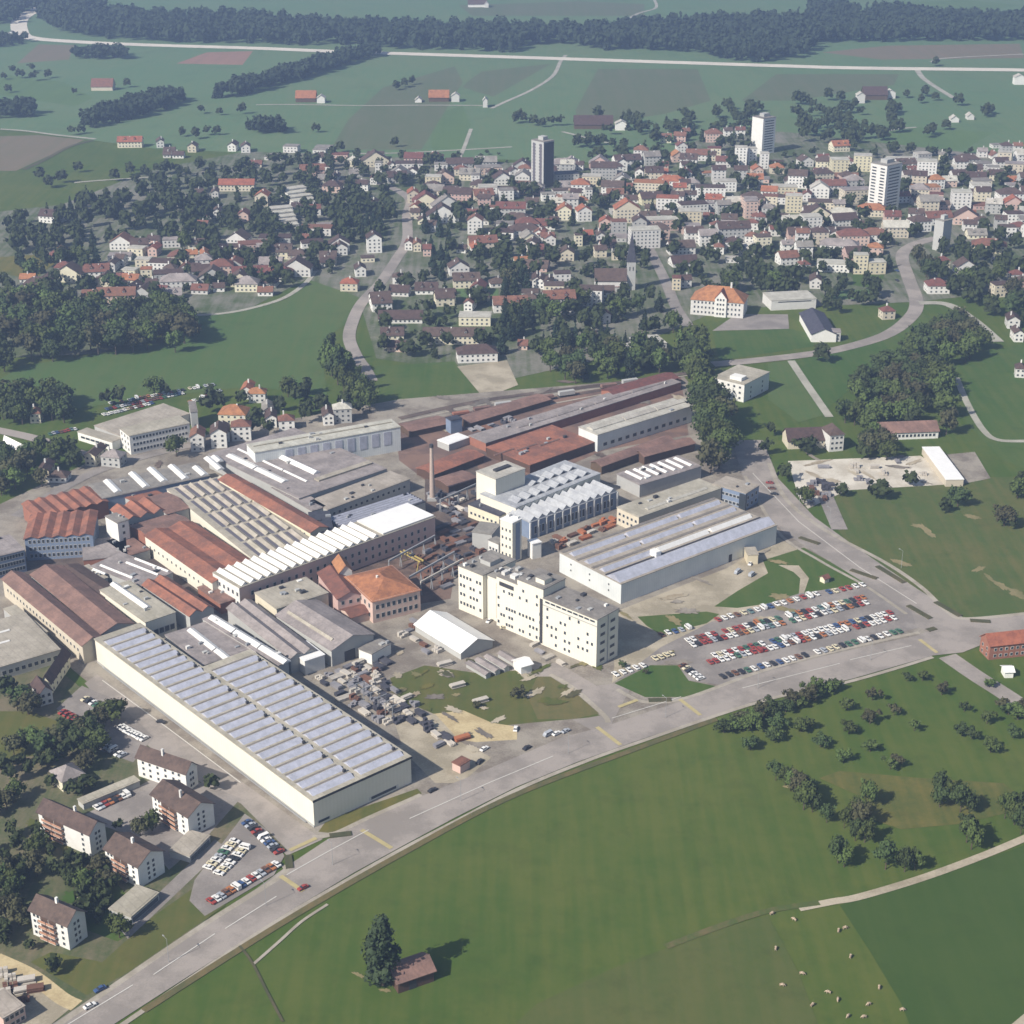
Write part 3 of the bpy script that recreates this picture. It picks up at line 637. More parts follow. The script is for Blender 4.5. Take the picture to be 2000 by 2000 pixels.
# right-hand halls with lavender roof strips
q = fb('glazed_roof_hall', 'long hall with mauve glazed roof strips and striped grey wall above gravel yard', 'factory hall', (1055, 1093), K(4, 245, 1127), K(4, 1420, 682), 10, rc='beige', wc='clad', lm='the mauve-striped hall')
ns = 4; st = q.D / ns
for i in range(ns):
    y0 = i * st + st * .25
    if i == 0:
        t = MB(); t.prism([(1, 10.4), (st * .5, 13.0), (st * .98, 10.4)], 'x', .2, q.W - .2, 0); t.obj('roof_bay', [LAV], q.root)
        boxpart(q, 'roof_valley', .4, st * .98, 10.4, q.W - .4, st * 1.06, 10.8, DARKM); continue
    for a, e in ((.02, .34), (.36, .68), (.7, .97)):
        t = MB(); t.prism([(y0, 10.45), (y0 + st * .18, 12.0), (y0 + st * .36, 10.45)], 'x', q.W * a, q.W * e, 0); t.obj('rooflight', [LAV if (i + int(a * 10)) % 4 else SKYL], q.root)
    boxpart(q, 'roof_valley', .4, y0 + st * .55, 10.4, q.W - .4, y0 + st * .72, 10.62, MGUT)
boxpart(q, 'roof_box', q.W * .30, st * .9, 10.4, q.W * .33, st * 1.3, 13.2, W_['white'])
boxpart(q, 'loading_door', q.W * .68, -.15, 0, q.W * .70, -.02, 4, DARKM)
wins(q, 'L', 3, 2, 1, 1, 4, 3)
q = fb('low_works_hall', 'beige flat-roofed hall directly behind the mauve-striped roofs', 'factory hall', K(4, 215, 545), K(4, 378, 622), K(4, 1000, 402), 9, rc='beige', wc='cream')
clutter(q, 6)
wins(q, 'L', 5, 2, 1.6, 1.6, 3, 3.2); skyl(q, K(4, 420, 560), K(4, 900, 400), 2.4, 9.4, .8, m=R_['pale'], axis='x')
q = fb('corner_works_building', 'beige-roofed corner building with teal glazed end by the tree avenue', 'factory building', K(4, 935, 372), K(4, 1185, 442), K(4, 1255, 372), 9.5, rc='beige', wc='blue', lm='the teal glazed corner building')
clutter(q, 2)
wins(q, 'R', 3, 2, 2, 2, 2.5, 4); wins(q, 'L', 8, 2, 2, 1.6, 2.5, 4)
boxpart(q, 'glazed_corner', -.3, -.3, 0, .8, 3.5, 9, GLASS)
q = fb('white_rooflight_shed', 'low shed with a row of bright white slanting rooflights', 'factory shed', K(4, 225, 290), K(4, 385, 378), K(4, 850, 236), 7, rc='mauve', wc='grey', lm='the shed with white rooflights')
clutter(q, 6)
for i in range(7):
    t = (i + .3) / 7.2
    skyl(q, (K(4, 280 + 55 * i * 1.12, 275 - 17 * i)), K(4, 410 + 55 * i * 1.12, 335 - 17 * i), 2.6, 7.4, .9)
q = fb('northern_hall', 'long grey hall with pale roof and cream end wall in rail yard', 'factory hall', K(3, 1420, 362), K(3, 1577, 430), (1352, 793), 10, rc='pale', wc='clad', lm='the pale hall in the rail yard')
clutter(q, 6)
wins(q, 'R', 12, 1, 3.2, 2.2, 3.5, 3); skyl(q, K(3, 1500, 380), (1340, 782), 5, 10.4, 1.6, m=R_['pale'], axis='x', pieces=3)
# rusty roofs
q = fb('rusty_roof_shed', 'very long low shed with grey-brown roof along the railway', 'factory shed', K(3, 470, 445), K(3, 640, 498), (1330, 747), 5, roof='flat', rc='mauve', wc='brick', rh=2, parapet=.2, lm='the long railway shed')
clutter(q, 6)
skyl(q, K(3, 900, 370), (1300, 745), 2, 5.4, .9, m=R_['mauve'], axis='x', pieces=4)
q = fb('rust_hall', 'wide shed with rust-red sheet roof below the long railway shed', 'factory shed', K(3, 560, 560), K(3, 1010, 682), K(3, 1560, 488), 5, rc='rust', wc='wood', parapet=.2, lm='the wide rust-red shed')
clutter(q, 6)
for i in range(3): skyl(q, K(3, 700 + i * 190, 600 - i * 40), K(3, 880 + i * 190, 545 - i * 40), 1.2, 5.4, .7, m=R_['rbrown'], axis='x')
q = fb('rust_hall', 'narrow rusty brown shed just behind the brick chimney', 'factory shed', K(3, 20, 720), K(3, 200, 760), K(3, 620, 600), 4, roof='gx', rc='rust', wc='wood', rh=1)
q = fb('rust_hall', 'low dark rusty shed between the chimney and white boiler house', 'factory shed', K(3, 200, 800), K(3, 330, 860), K(3, 560, 790), 4, roof='gx', rc='rbrown', wc='wood', rh=1)
q = fb('rail_shed', 'thin red-brown loading shed beside the railway tracks', 'loading shed', K(3, 430, 270), K(3, 500, 330), K(3, 1180, 130), 3.4, roof='gx', rc='rbrown', wc='wood', rh=1.2)
q = fb('rail_shed', 'thin brown loading shed left end of the rail yard', 'loading shed', K(3, -60, 330), K(3, 0, 400), K(3, 330, 330), 3.6, roof='gx', rc='rbrown', wc='wood', rh=1.2)
q = fb('rail_shed', 'small blue-grey block at end of the loading shed', 'shed', K(3, 320, 280), K(3, 345, 310), K(3, 440, 290), 8, rc='slate', wc='blue')
q = fb('rail_shed', 'small store with bright white roof in rail yard', 'shed', K(3, 240, 470), K(3, 330, 510), K(3, 500, 450), 4, rc='white', wc='grey')
q = fb('rail_shed', 'brown lean-to shed in front of the pale rail yard hall', 'shed', K(3, 1560, 640), K(3, 1610, 690), K(4, 640, 40), 5, roof='gx', rc='rbrown', wc='wood', rh=1.5)
q = fb('rail_shed', 'second brown shed below the rail yard hall, by the avenue trees', 'shed', K(4, 340, 120), K(4, 420, 160), K(4, 800, 60), 5, roof='gx', rc='rbrown', wc='wood', rh=1.5)
q = fb('rail_shed', 'small red-roofed shed at the far end of the rail yard', 'shed', (1180, 760), (1200, 772), (1325, 738), 5, roof='gx', rc='red', wc='brick', rh=1.5)
# boiler house complex
q = fb('boiler_house', 'tall plain cream box building beside the brick chimney', 'boiler house', K(3, 558, 735), K(3, 722, 802), K(3, 968, 712), 21, rc='pale', wc='cladc', lm='the tall cream boiler house')
clutter(q, 2)
boxpart(q, 'roof_louvre', q.W * .3, q.D * .42, 21.4, q.W * .8, q.D * .6, 22.4, DARKM)
q = fb('vented_hall', 'white hall with two rows of dark triangular roof vents', 'factory hall', K(3, 590, 925), K(3, 890, 1042), K(3, 1600, 752), 12, rc='steel', wc='cladc', lm='the hall with roof vents')
for r_ in (0, 1):
    for i in range(8):
        x = q.W * (.06 + .88 * (i + .5) / 8); y = q.D * (.25 + .4 * r_)
        if r_ and i < 3: continue
        t = MB(); t.prism([(x - 3.4, 12.4), (x, 14.2), (x + 3.4, 12.4)], 'y', y - 3.2, y + 3.2, 0); t.poly([(x - 1.6, y - 3.25, 12.5), (x + 1.6, y - 3.25, 12.5), (x, y - 3.25, 13.7)], 1); t.obj('roof_vent', [R_['steel'], DARKM], q.root)
q = fb('zigzag_hall', 'long workshop with zigzag roof and blue-white columned front', 'factory hall', K(3, 900, 1060), K(3, 1010, 1165), K(3, 1740, 905), 9, rc='steel', wc='blue', lm='the zigzag-roofed workshop')
for i in range(11):
    x0 = q.W * i / 11; x1 = q.W * (i + 1) / 11
    t = MB(); t.prism([(x0 + .1, 9.35), (x0 + (x1 - x0) * .55, 11.6), (x1 - .1, 9.35)], 'y', .3, q.D - .3, 0); t.obj('roof_bay', [R_['steel']], q.root)
wins(q, 'R', 22, 1, 1.6, 4.5, 4.2, 3)
for i in range(12): boxpart(q, 'column', q.W * i / 11 - .4, -.6, 0, q.W * i / 11 + .4, -.02, 9, W_['white'])
q = fb('low_link_building', 'low grey-roofed cream building in front of boiler house', 'factory building', K(3, 490, 1010), K(3, 750, 1110), K(3, 860, 1040), 7, rc='slate', wc='cream'); wins(q, 'L', 7, 1, 1.5, 1.5, 3)
clutter(q, 2)
q = fb('lift_tower', 'slender white tower rising behind the tall white factory', 'tower', K(3, 737, 1145), K(3, 862, 1170), K(3, 940, 1132), 21, rc='white', wc='cladc', lm='the slender white tower')
clutter(q, 2)
wins(q, 'L', 3, 4, 1, 1.6, 4, 4.2); boxpart(q, 'glazed_shaft', q.W * .35, -.2, 1, q.W * .8, -.02, 20, W_['blue'])
q = fb('annex_block', 'grey two-storey annex left of the slender white tower', 'factory building', K(3, 560, 1200), K(3, 690, 1265), K(3, 760, 1180), 9, rc='grey', wc='grey')
q = fb('annex_block', 'small white annex at foot of the slender white tower', 'factory building', K(3, 660, 1310), K(3, 745, 1345), K(3, 820, 1320), 8, rc='grey', wc='white'); wins(q, 'L', 3, 2)
q = fb('annex_block', 'small isolated white cube right of the slender tower', 'factory building', K(3, 980, 1315), K(3, 1030, 1345), K(3, 1105, 1328), 8, rc='white', wc='white')
# chimney
t = MB(); t.tube((0, 0, 0), (0, 0, 30), 1.5, .8, 16); t.tube((0, 0, 29), (0, 0, 30.6), 1.1, 1.0, 16, 1)
r = link('brick_chimney', None, None, G(*K(3, 192, 970))); tag(r, 'tall tapering pale brick chimney standing alone in the works yard', 'chimney')
t.obj('shaft', [mat('pale_brick', (.42, .34, .29), c2=(.32, .25, .21), amt=.7), DARKM], r); LM.append((843, 920, 'the tall chimney'))
t = MB(); t.box(-2.6, -2.6, 0, 2.6, 2.6, 1.6); t.obj('base', [W_['grey']], r)
# north-west: high hall and flats
q = fb('high_striped_hall', 'long high hall with flat pale roof and striped wall facing inner roofs', 'factory hall', K(2, 215, 532), K(2, 420, 578), K(2, 1640, 362), 14, rc='pale', wc='clad', lm='the high striped hall')
clutter(q, 6)
boxpart(q, 'roof_kerb', q.W * .02, q.D * .55, 14.4, q.W * .98, q.D * .6, 15, R_['beige'])
for i in range(9): boxpart(q, 'wall_glazing', q.W * (.2 + .085 * i), -.2, 5, q.W * (.2 + .085 * i + .05), -.02, 12.6, LAV)
q = fb('flat_roof_hall', 'broad flat grey-roofed hall with long white slanting rooflights', 'factory hall', K(2, 30, 592), K(2, 790, 962), K(2, 1545, 722), 8, rc='mauve', wc='grey', lm='the broad flat-roofed hall')
clutter(q, 6)
skyl(q, K(2, 215, 590), K(2, 665, 830), 4.6, 8.45, 1.0, pieces=2); skyl(q, K(2, 290, 540), K(2, 850, 825), 1.8, 8.45, .6, pieces=3); skyl(q, K(2, 560, 565), K(2, 935, 760), 4.2, 8.45, 1.6, m=R_['white'])
boxpart(q, 'roof_step', q.W * .35, q.D * .12, 8.4, q.W * .97, q.D * .17, 9.3, R_['beige'])
q = fb('beige_roof_shed', 'shed with plain beige roof beside a deep dark gap', 'factory shed', K(2, 850, 992), K(2, 1030, 1058), K(2, 1720, 800), 7, rc='beige', wc='grey', lm='the plain beige-roofed shed')
clutter(q, 6)
wins(q, 'R', 14, 1, 1.8, 1.6, 4, 3); 
q = fb('louvre_roof_shed', 'shed roofed with thin parallel white and mauve glass strips', 'factory shed', K(2, 1055, 1120), K(2, 1150, 1215), K(2, 1850, 990), 7, rc='slate', wc='grey')
clutter(q, 6)
for i in range(6):
    y = q.D * (.08 + i * .155)
    st_ = q.D * .155; t = MB(); t.prism([(y, 7.4), (y + st_ * .3, 8.2), (y + st_ * .45, 7.4)], 'x', .8, q.W - 1, 0); t.obj('rooflight', [LAV], q.root)
q = fb('dark_gable_block', 'dark grey slate-roofed block between orange roof and glass strips', 'factory building', K(2, 870, 1080), K(2, 905, 1260), K(2, 1060, 1190), 9, rc='slate', wc='grey')
clutter(q, 2)
q = fb('orange_ridge_hall', 'long narrow hall with rust-orange roof and cream side wall', 'factory hall', K(2, 120, 800), K(2, 885, 1245), K(2, 965, 1165), 11, roof='gy', rc='rust', wc='cream', rh=1.6, lm='the long orange-roofed hall')
wins(q, 'L', 22, 1, 1.2, 1.4, 8.5, 3)
q = fb('multi_bay_hall', 'large pale multi-bay hall with long roof slots of painted shade', 'factory hall', K(1, 1400, 885), K(2, 430, 1490), K(2, 880, 1300), 9, rc='beige', wc='cladc', lm='the pale slotted-roof hall')
for i in range(5):
    x = q.W * (.16 + i * .17)
    for j in range(5):
        a, e = q.D * (.03 + j * .195), q.D * (.03 + j * .195 + .175)
        t = MB(); t.prism([(x, 9.4), (x + 1.7, 10.7), (x + 2.6, 9.4)], 'y', a, e, 0); t.poly([(x - .02, a, 9.45), (x - .02, e, 9.45), (x - 1.9, e, 9.46), (x - 1.9, a, 9.46)], 1); t.obj('rooflight', [R_['beige'], MSLOT], q.root)  # second material: flat dark strip painting the shade beside each ridge
q = fb('toothed_hall', 'long narrow white hall with sawtooth roof like a row of teeth', 'factory hall', K(7, 60, 300), K(7, 292, 425), K(2, 1930, 1118), 12, rc='beige', wc='pink', lm='the white sawtooth hall')
boxpart(q, 'white_end_wall', -.3, 0, 0, -.02, q.D, 12, W_['white'])
for i in range(17):
    x0 = q.W * (.01 + i * .041); wv = q.W * .041
    t = MB(); t.prism([(x0, 12.35), (x0 + wv * .45, 13.9), (x0 + wv * .6, 12.35)], 'y', .5, q.D - .5, 0); t.obj('roof_tooth', [SKYL], q.root)
boxpart(q, 'flat_roof', q.W * .72, .4, 12.35, q.W - .3, q.D - .4, 13.2, W_['white'], R_['white'])
for i in range(6):
    for j in range(2): link('window', WINW, q.root, (-.31, q.D * (i + .5) / 6, 4 + j * 4.5), -math.pi / 2, (1.6, 1, 2.2))
wins(q, 'R', 26, 2, 1.6, 2.2, 3.5, 4.2)
# north-west slanted rooflight range
q = fb('rooflight_range', 'long flat grey range with seven white slanting rooflights along northern edge', 'factory hall', K(1, 640, 870), K(1, 860, 965), K(2, 40, 772), 9, rc='grey', wc='blue', lm='the range of seven rooflights')
clutter(q, 2)
for a, b2, c2, d2 in ((865, 815, 1020, 905), (1080, 750, 1255, 865), (1228, 712, 1410, 815), (1405, 690, 1590, 795), (1618, 700, 1740, 765), (1700, 625, 1890, 715), (1760, 615, 1880, 650)):
    skyl(q, K(1, a, b2), K(1, c2, d2), 4.0, 9.4, 1.2, m=SKYL)
q = fb('ridged_tile_hall', 'rust-orange ridged roof hall at western corner of works', 'factory hall', K(1, 150, 1015), K(1, 330, 1130), K(1, 905, 985), 8.5, roof='gy', n=6, rc='rust', wc='brick', rh=1.1, lm='the western ridged roofs')
q = fb('ridged_tile_hall', 'lower rust-red ridged hall with blue shaded windowed front', 'factory hall', K(1, 85, 1110), K(1, 205, 1300), K(1, 775, 1265), 11.5, roof='gy', n=5, rc='rust', wc='blue', rh=1.1)  # bluish shade of the front is put into the wall colour
wins(q, 'R', 14, 3, 1.4, 2, 2.5, 3.6)
q = fb('west_office_block', 'shaded blue-grey block with mauve roof at left picture edge', 'factory building', K(1, -180, 1330), K(1, -60, 1460), K(1, 230, 1420), 11, rc='mauve', wc='blue'); wins(q, 'R', 10, 3, 1.4, 2, 2.5, 3.4)  # blue wall colour carries the shade of this block
clutter(q, 2)
q = fb('white_stair_tower', 'small bright white tower between rust-red roofs', 'tower', K(1, 882, 1112), K(1, 985, 1170), K(1, 1055, 1128), 15, rc='grey', wc='white', lm='the small white tower'); wins(q, 'R', 1, 4, 1.4, 1.6, 2.5, 3.4)
clutter(q, 2)
q = fb('red_roof_workshop', 'rust-red double-ridged workshop right of the small white tower', 'workshop', K(1, 940, 1050), K(1, 1060, 1150), K(1, 1400, 1060), 9, roof='gy', n=3, rc='rust', wc='grey', rh=2); wins(q, 'R', 9, 1, 1.6, 2, 6)
q = fb('red_roof_workshop', 'brown flat-topped workshop beside the slotted-roof hall', 'workshop', K(1, 1215, 960), K(1, 1400, 1090), K(1, 1590, 1045), 9, roof='gx', rc='rbrown', wc='grey', rh=1.5)
q = fb('red_roof_workshop', 'dark red-brown sheds below the double-ridged workshop', 'workshop', K(1, 1060, 1200), K(1, 1300, 1330), K(1, 1660, 1220), 8, roof='gx', rc='rbrown', wc='brick', rh=2)
q = fb('curved_wall_workshop', 'rust-red roofed workshop with long bright cream wall', 'workshop', K(1, 1215, 1270), K(1, 1780, 1665), K(2, 400, 1490), 9.5, roof='gy', n=2, rc='rust', wc='cladc', rh=1.8, lm='the cream-walled red workshop'); wins(q, 'L', 14, 1, 1.2, 1.4, 5)
q = fb('grey_strip_sheds', 'grey-brown sheds with four thin white rooflight lines', 'factory shed', K(1, 760, 1530), K(6, 1190, 200), K(6, 1500, 100), 7, rc='mauve', wc='grey')
clutter(q, 6)
for a in ((860, 1510, 1100, 1640), (1090, 1480, 1300, 1620), (1160, 1450, 1390, 1590), (790, 1550, 880, 1600)): skyl(q, K(1, a[0], a[1]), K(1, a[2], a[3]), 1.6, 7.4, .7)
q = fb('west_tile_shed', 'long weathered red-brown shed on western edge, cream side wall', 'factory shed', K(6, 20, 130), K(6, 690, 690), K(6, 830, 600), 9, roof='gy', rc='rbrown', wc='cream', rh=2.4, lm='the western brown sheds'); wins(q, 'L', 22, 1, 1.4, 1.6, 5)
q = fb('west_tile_shed', 'second weathered red-brown shed, ending at the great ribbed hall', 'factory shed', K(6, 260, 95), K(6, 850, 590), K(6, 1110, 500), 9, roof='gy', rc='rbrown', wc='grey', rh=2.6)
q = fb('west_tile_shed', 'dark speckled brown shed left of the white-sided shed', 'factory shed', K(6, 470, 70), K(6, 835, 310), K(6, 935, 190), 7.5, roof='gy', rc='brown', wc='grey', rh=1.6)
q = fb('white_sided_shed', 'beige-roofed shed with rounded white side and long rooflight', 'factory shed', K(6, 838, 228), K(6, 1220, 500), K(6, 1462, 408), 10, rc='beige', wc='cladc', lm='the white-sided shed')
clutter(q, 6)
skyl(q, K(6, 940, 170), K(6, 1250, 385), 3.2, 10.4, 1.2); band(q, 'R', 4, 3, .05, .95, nm='glazing', n=5)
q = fb('red_patch_shed', 'rusty red-brown shed right of the white-sided shed', 'factory shed', K(6, 1200, 180), K(6, 1590, 440), K(6, 1790, 370), 8.5, roof='gy', n=2, rc='rust', wc='grey', rh=1.8)
q = fb('brown_flat_shed', 'mauve-brown flat shed with broken white rooflight, tucked into great hall notch', 'factory shed', K(6, 1385, 605), K(6, 1700, 862), (498, 1268), 8, rc='mauve', wc='grey')
clutter(q, 6)
skyl(q, K(6, 1575, 560), K(6, 1830, 725), 3.4, 8.4, 1); skyl(q, K(6, 1800, 735), K(7, 215, 1015), 3.4, 8.4, 1)
q = fb('narrow_rooflight_shed', 'narrow shed topped by a white glazed ridge in three lengths', 'factory shed', K(6, 1700, 470), K(7, 620, 1075), K(7, 715, 1050), 9, rc='mauve', wc='grey')
clutter(q, 6)
skyl(q, K(7, 80, 655), K(7, 670, 1065), 4, 9.4, 1.3, pieces=3)
q = fb('mauve_twin_shed', 'mauve-grey twin ridged sheds with small white annex', 'factory shed', K(7, 190, 590), K(7, 720, 1010), K(7, 830, 870), 7.5, roof='gy', n=2, rc='mauve', wc='grey', rh=1.6)
q = fb('white_annex', 'small building with square bright white roof at end of sheds', 'shed', K(7, 690, 925), K(7, 838, 1040), K(7, 952, 945), 6.5, rc='white', wc='white')
q = fb('gabled_grey_hall', 'grey curved-roof hall with open gable end facing scrap yard', 'factory hall', K(7, 600, 650), K(7, 1062, 945), K(7, 1395, 800), 8, roof='gy', n=1, rc='mauve', wc='grey', rh=3.4, lm='the grey gabled hall')
boxpart(q, 'open_door', q.W * .3, -.15, 0, q.W * .55, -.02, 5, DARKM); boxpart(q, 'open_door', q.W * .62, -.15, 0, q.W * .8, -.02, 4, DARKM)
skyl(q, K(7, 700, 620), K(7, 1080, 870), 2, 9.2, 1, m=R_['beige'])
q = fb('beige_box_hall', 'plain flat beige-roofed hall with cream side near red-tiled house', 'factory hall', K(7, 412, 468), K(7, 602, 602), K(7, 1035, 466), 9, rc='beige', wc='cream', lm='the plain beige box hall')
clutter(q, 6)
q = fb('lean_store', 'small grey lean-to store beside the gabled hall door', 'shed', K(7, 1300, 930), K(7, 1400, 980), K(7, 1560, 890), 5, rc='grey', wc='white')
clutter(q, 2)
q = fb('red_tiled_house', 'big pinkish house with bright orange hipped roof and dark windows', 'works building', K(7, 1175, 325), K(7, 1405, 535), K(7, 1795, 425), 11, roof='hip', rc='orange', wc='pink', rh=4, lm='the orange hipped works house')
clutter(q, 2)
wins(q, 'R', 8, 2, 1.8, 2.4, 3.2, 4.4); wins(q, 'L', 6, 2, 1.8, 2.4, 3.2, 4.4); chimneys(q, 1, 12)
q = fb('red_tiled_wing', 'lower wing with faded red roof left of orange hipped house', 'works building', K(7, 950, 295), K(7, 1115, 515), K(7, 1310, 455), 9, roof='gy', rc='red', wc='pink', rh=2.5); wins(q, 'R', 3, 2, 1.6, 2, 2.8, 3.8)
q = fb('red_tiled_wing', 'one-storey red-tiled annex in front of orange hipped house', 'works building', K(7, 1150, 600), K(7, 1225, 670), K(7, 1400, 620), 4, roof='gx', rc='red', wc='pink', rh=1.5)
q = fb('white_gable_house', 'narrow white gabled tower behind the orange hipped house', 'works building', K(7, 1075, 200), K(7, 1130, 290), K(7, 1210, 240), 12, roof='gy', rc='orange', wc='white', rh=3)
# bright white tent hall
q = fb('white_ridge_hall', 'dazzling white gabled storage hall beside the white factory', 'storage hall', K(8, 235, 655), K(8, 580, 868), K(8, 845, 790), 3.6, roof='gy', rc='white', wc='grey', rh=3.8, lm='the dazzling white gabled hall')
q = bld('green_hut', 'small white hut with pale green tank beside scrub', 'hut', K(8, 975, 925), K(8, 1035, 975), K(8, 1110, 945), 4, roof='gx', rc='white', wc='white', rh=1.2)
for i, (a, b2, c2) in enumerate(((620, 955, 790), (690, 930, 870), (760, 905, 940), (860, 880, 985))):
    q = bld('glass_frame_row', ('first', 'second', 'third', 'fourth')[i] + ' low grey-roofed store row from the left, behind the scrub ground', 'storage row', K(8, a, b2 - 10), K(8, a + 150, b2 + 80), K(8, a + 190, b2 + 68), 2.2, roof='gy', rc='mauve', wc='grey', rh=.5, ov=.2, group='low store rows')
# gatehouse, kiosk, long goods etc on the east
q = fb('transformer_house', 'small pale yellow hut standing against the striped hall wall', 'hut', K(4, 1175, 850), K(4, 1200, 905), K(4, 1262, 875), 5, rc='beige', wc='yellow', lm='the yellow hut')
q = bld('pink_site_hut', 'small pink-red site hut beside the main road', 'site hut', K(16, 600, 1010), K(16, 640, 1060), K(16, 720, 1010), 3.4, roof='flat', rc='red', wc='pink')
q = bld('lawn_hut', 'tiny reddish hut alone on the lawn by side road', 'hut', K(13, 240, 110), K(13, 262, 132), K(13, 300, 118), 2.6, roof='gx', rc='red', wc='cream', rh=1)
# offices to the north-west
q = bld('office_block', 'three-storey white office block with flat roof and regular windows', 'office building', K(1, 1018, 372), K(1, 1085, 440), K(1, 1590, 332), 11, rc='beige', wc='white', lm='the white office block')
wins(q, 'R', 17, 3, 1.5, 1.7, 2.4, 3.4, me=WINW); wins(q, 'L', 3, 3, 1.5, 1.7, 2.4, 3.4)
q = bld('office_wing', 'low white flat-roofed wing left of the white office block', 'office building', K(1, 650, 402), K(1, 940, 490), K(1, 1010, 455), 5, rc='beige', wc='white'); band(q, 'L', 2.6, 1.4, .08, .92, nm='window', n=6)
q = bld('office_wing', 'wide beige flat roof directly behind the white office block', 'office building', K(1, 700, 380), K(1, 1010, 440), K(1, 1590, 250), 6, rc='beige', wc='grey')
q = bld('gate_tower', 'slim grey tower at right end of white office block', 'tower', K(1, 1580, 150), K(1, 1600, 240), K(1, 1655, 230), 11, rc='grey', wc='grey')
q = bld('modern_white_house', 'modern house with steep bright white roof by the villa road', 'house', K(1, 30, 480), K(1, 250, 590), K(1, 285, 585), 5, roof='gy', rc='white', wc='white', rh=3, lm='the steep white-roofed house')

for lab, a, b2, c2, h, rc, wc in (
    ('low weathered brown roof between the small white tower and grey strip sheds', K(1, 880, 1320), K(1, 1060, 1450), K(1, 1240, 1380), 5, 'rbrown', 'grey'),
    ('flat grey roof strip between the long orange roof and beige shed', K(2, 560, 870), K(2, 900, 1068), K(2, 1030, 1030), 7, 'mauve', 'grey'),
    ('low dark roof behind the lower ridged hall', K(1, 560, 1330), K(1, 700, 1480), K(1, 1080, 1440), 5, 'mauve', 'brick'),
    ('rusty flat roof left of the slotted-roof hall', K(1, 1010, 930), K(1, 1180, 1010), K(1, 1390, 930), 7, 'rust', 'grey'),
    ('small beige roof tucked beside the white-sided shed', K(6, 600, 60), K(6, 760, 170), K(6, 900, 120), 6, 'beige', 'grey'),
    ('long low brown lean-to against the northern edge of the sawtooth hall', K(7, -60, 420), K(7, 130, 560), K(7, 250, 520), 5, 'rbrown', 'brick'),
    ('low mauve roof in front of the plain beige-roofed shed', K(2, 1000, 1120), K(2, 1040, 1200), K(2, 1110, 1170), 6, 'mauve', 'grey')):
    q = fb('low_works_shed', lab, 'factory shed', a, b2, c2, h, rc=rc, wc=wc); clutter(q, 3)
for i in range(9):
    t = i / 8; x, y = 900 + 330 * t, 812 - 60 * t
    if i in (3, 6): continue
    g = G(x, y); r = link('freight_wagon', None, None, g, math.atan2((G(1180, 758) - G(950, 790)).y, (G(1180, 758) - G(950, 790)).x)); r.location.z = .3
    mb = MB(); mb.box(-5, -1.4, 1.1, 5, 1.4, 2.3 + (i % 3) * .6); mb.obj('body', [(W_['brick'], R_['rbrown'], W_['grey'])[i % 3]], r)
    mb = MB(); mb.box(-5.3, -1.2, .7, 5.3, 1.2, 1.08); mb.obj('underframe', [DARKM], r)
    for sx in (-3.4, 3.4):
        mb = MB(); mb.tube((sx, -.9, .45), (sx, .9, .45), .45, .45, 10); mb.obj('wheelset', [DARKM], r)
    auto(r, ('brick-red', 'brown', 'grey')[i % 3] + ' freight wagon', 'wagon', 'freight wagons on the sidings', x, y)
# ------------------------------------------------------------ apartment houses, barn, public buildings
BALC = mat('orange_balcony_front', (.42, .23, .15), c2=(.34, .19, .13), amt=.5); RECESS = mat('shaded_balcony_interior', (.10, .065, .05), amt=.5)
def flats(label, A, Bp, C, h, rows, lm, balc=(.30, .74), group='white apartment houses with brown roofs'):
    q = bld('apartment_house', label, 'apartment house', A, Bp, C, h, base=True, roof='gy', rc='brown', wc='white', rh=3.2, group=group, ov=.7, lm=lm)
    dz = (h - 1.2) / rows
    if balc:
        a, e = balc; n = 2
        for j in range(rows):
            for i in range(n):
                y0 = q.D * (a + (e - a) * i / n) + .15; y1 = q.D * (a + (e - a) * (i + 1) / n) - .15; z = 1.0 + j * dz
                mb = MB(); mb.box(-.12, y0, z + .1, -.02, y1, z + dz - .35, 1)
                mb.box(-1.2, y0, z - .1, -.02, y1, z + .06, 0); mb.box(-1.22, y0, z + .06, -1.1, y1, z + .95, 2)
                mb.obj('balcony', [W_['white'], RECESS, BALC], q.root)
    for yy in ((.1, .2) if balc else (.12, .26, .42, .58, .74)) + (.86,):
        for j in range(rows): link('window', WINW, q.root, (-.01, q.D * (1 - yy), 1.9 + j * dz), -math.pi / 2, (1.2, 1, 1.3))
    wins(q, 'R', 2, rows, 1.1, 1.3, 1.9, dz, .3, .7, me=WINW)
    chimneys(q, 1, h + 2); return q
flats('four-storey white apartment house, brown roof, upper left of the group of five', K(9, 345, 985), K(9, 770, 1178), K(9, 905, 1090), 9.6, 4, 'the upper-left white apartment house', balc=(.5, .9))
flats('white apartment house with orange balconies beside the western car park', K(9, 1290, 830), K(9, 1590, 1022), K(9, 1800, 905), 9.2, 4, 'the apartment house by the car park')
flats('white apartment house with orange balconies, middle of group beside garage roof', K(9, 900, 1290), K(9, 1172, 1442), K(9, 1388, 1310), 9.0, 4, 'the middle apartment house')
flats('white apartment house with orange balconies, lowest and nearest the main road', K(11, 318, 850), K(11, 662, 1000), K(11, 888, 893), 10, 4, 'the lowest apartment house')
flats('white apartment house with plain windows nearest the great ribbed hall', K(9, 1165, 500), K(9, 1570, 640), K(9, 1700, 580), 8.6, 3, 'the top apartment house', balc=None)
q = bld('garage_row', 'flat-roofed garage row in front of the middle apartment house', 'garage', K(9, 930, 1600), K(9, 1100, 1680), K(9, 1330, 1480), 2.8, rc='beige', wc='grey')
wins(q, 'R', 7, 1, 2.3, 2.1, 1.2, 2, me=DOOR, nm='garage_door')
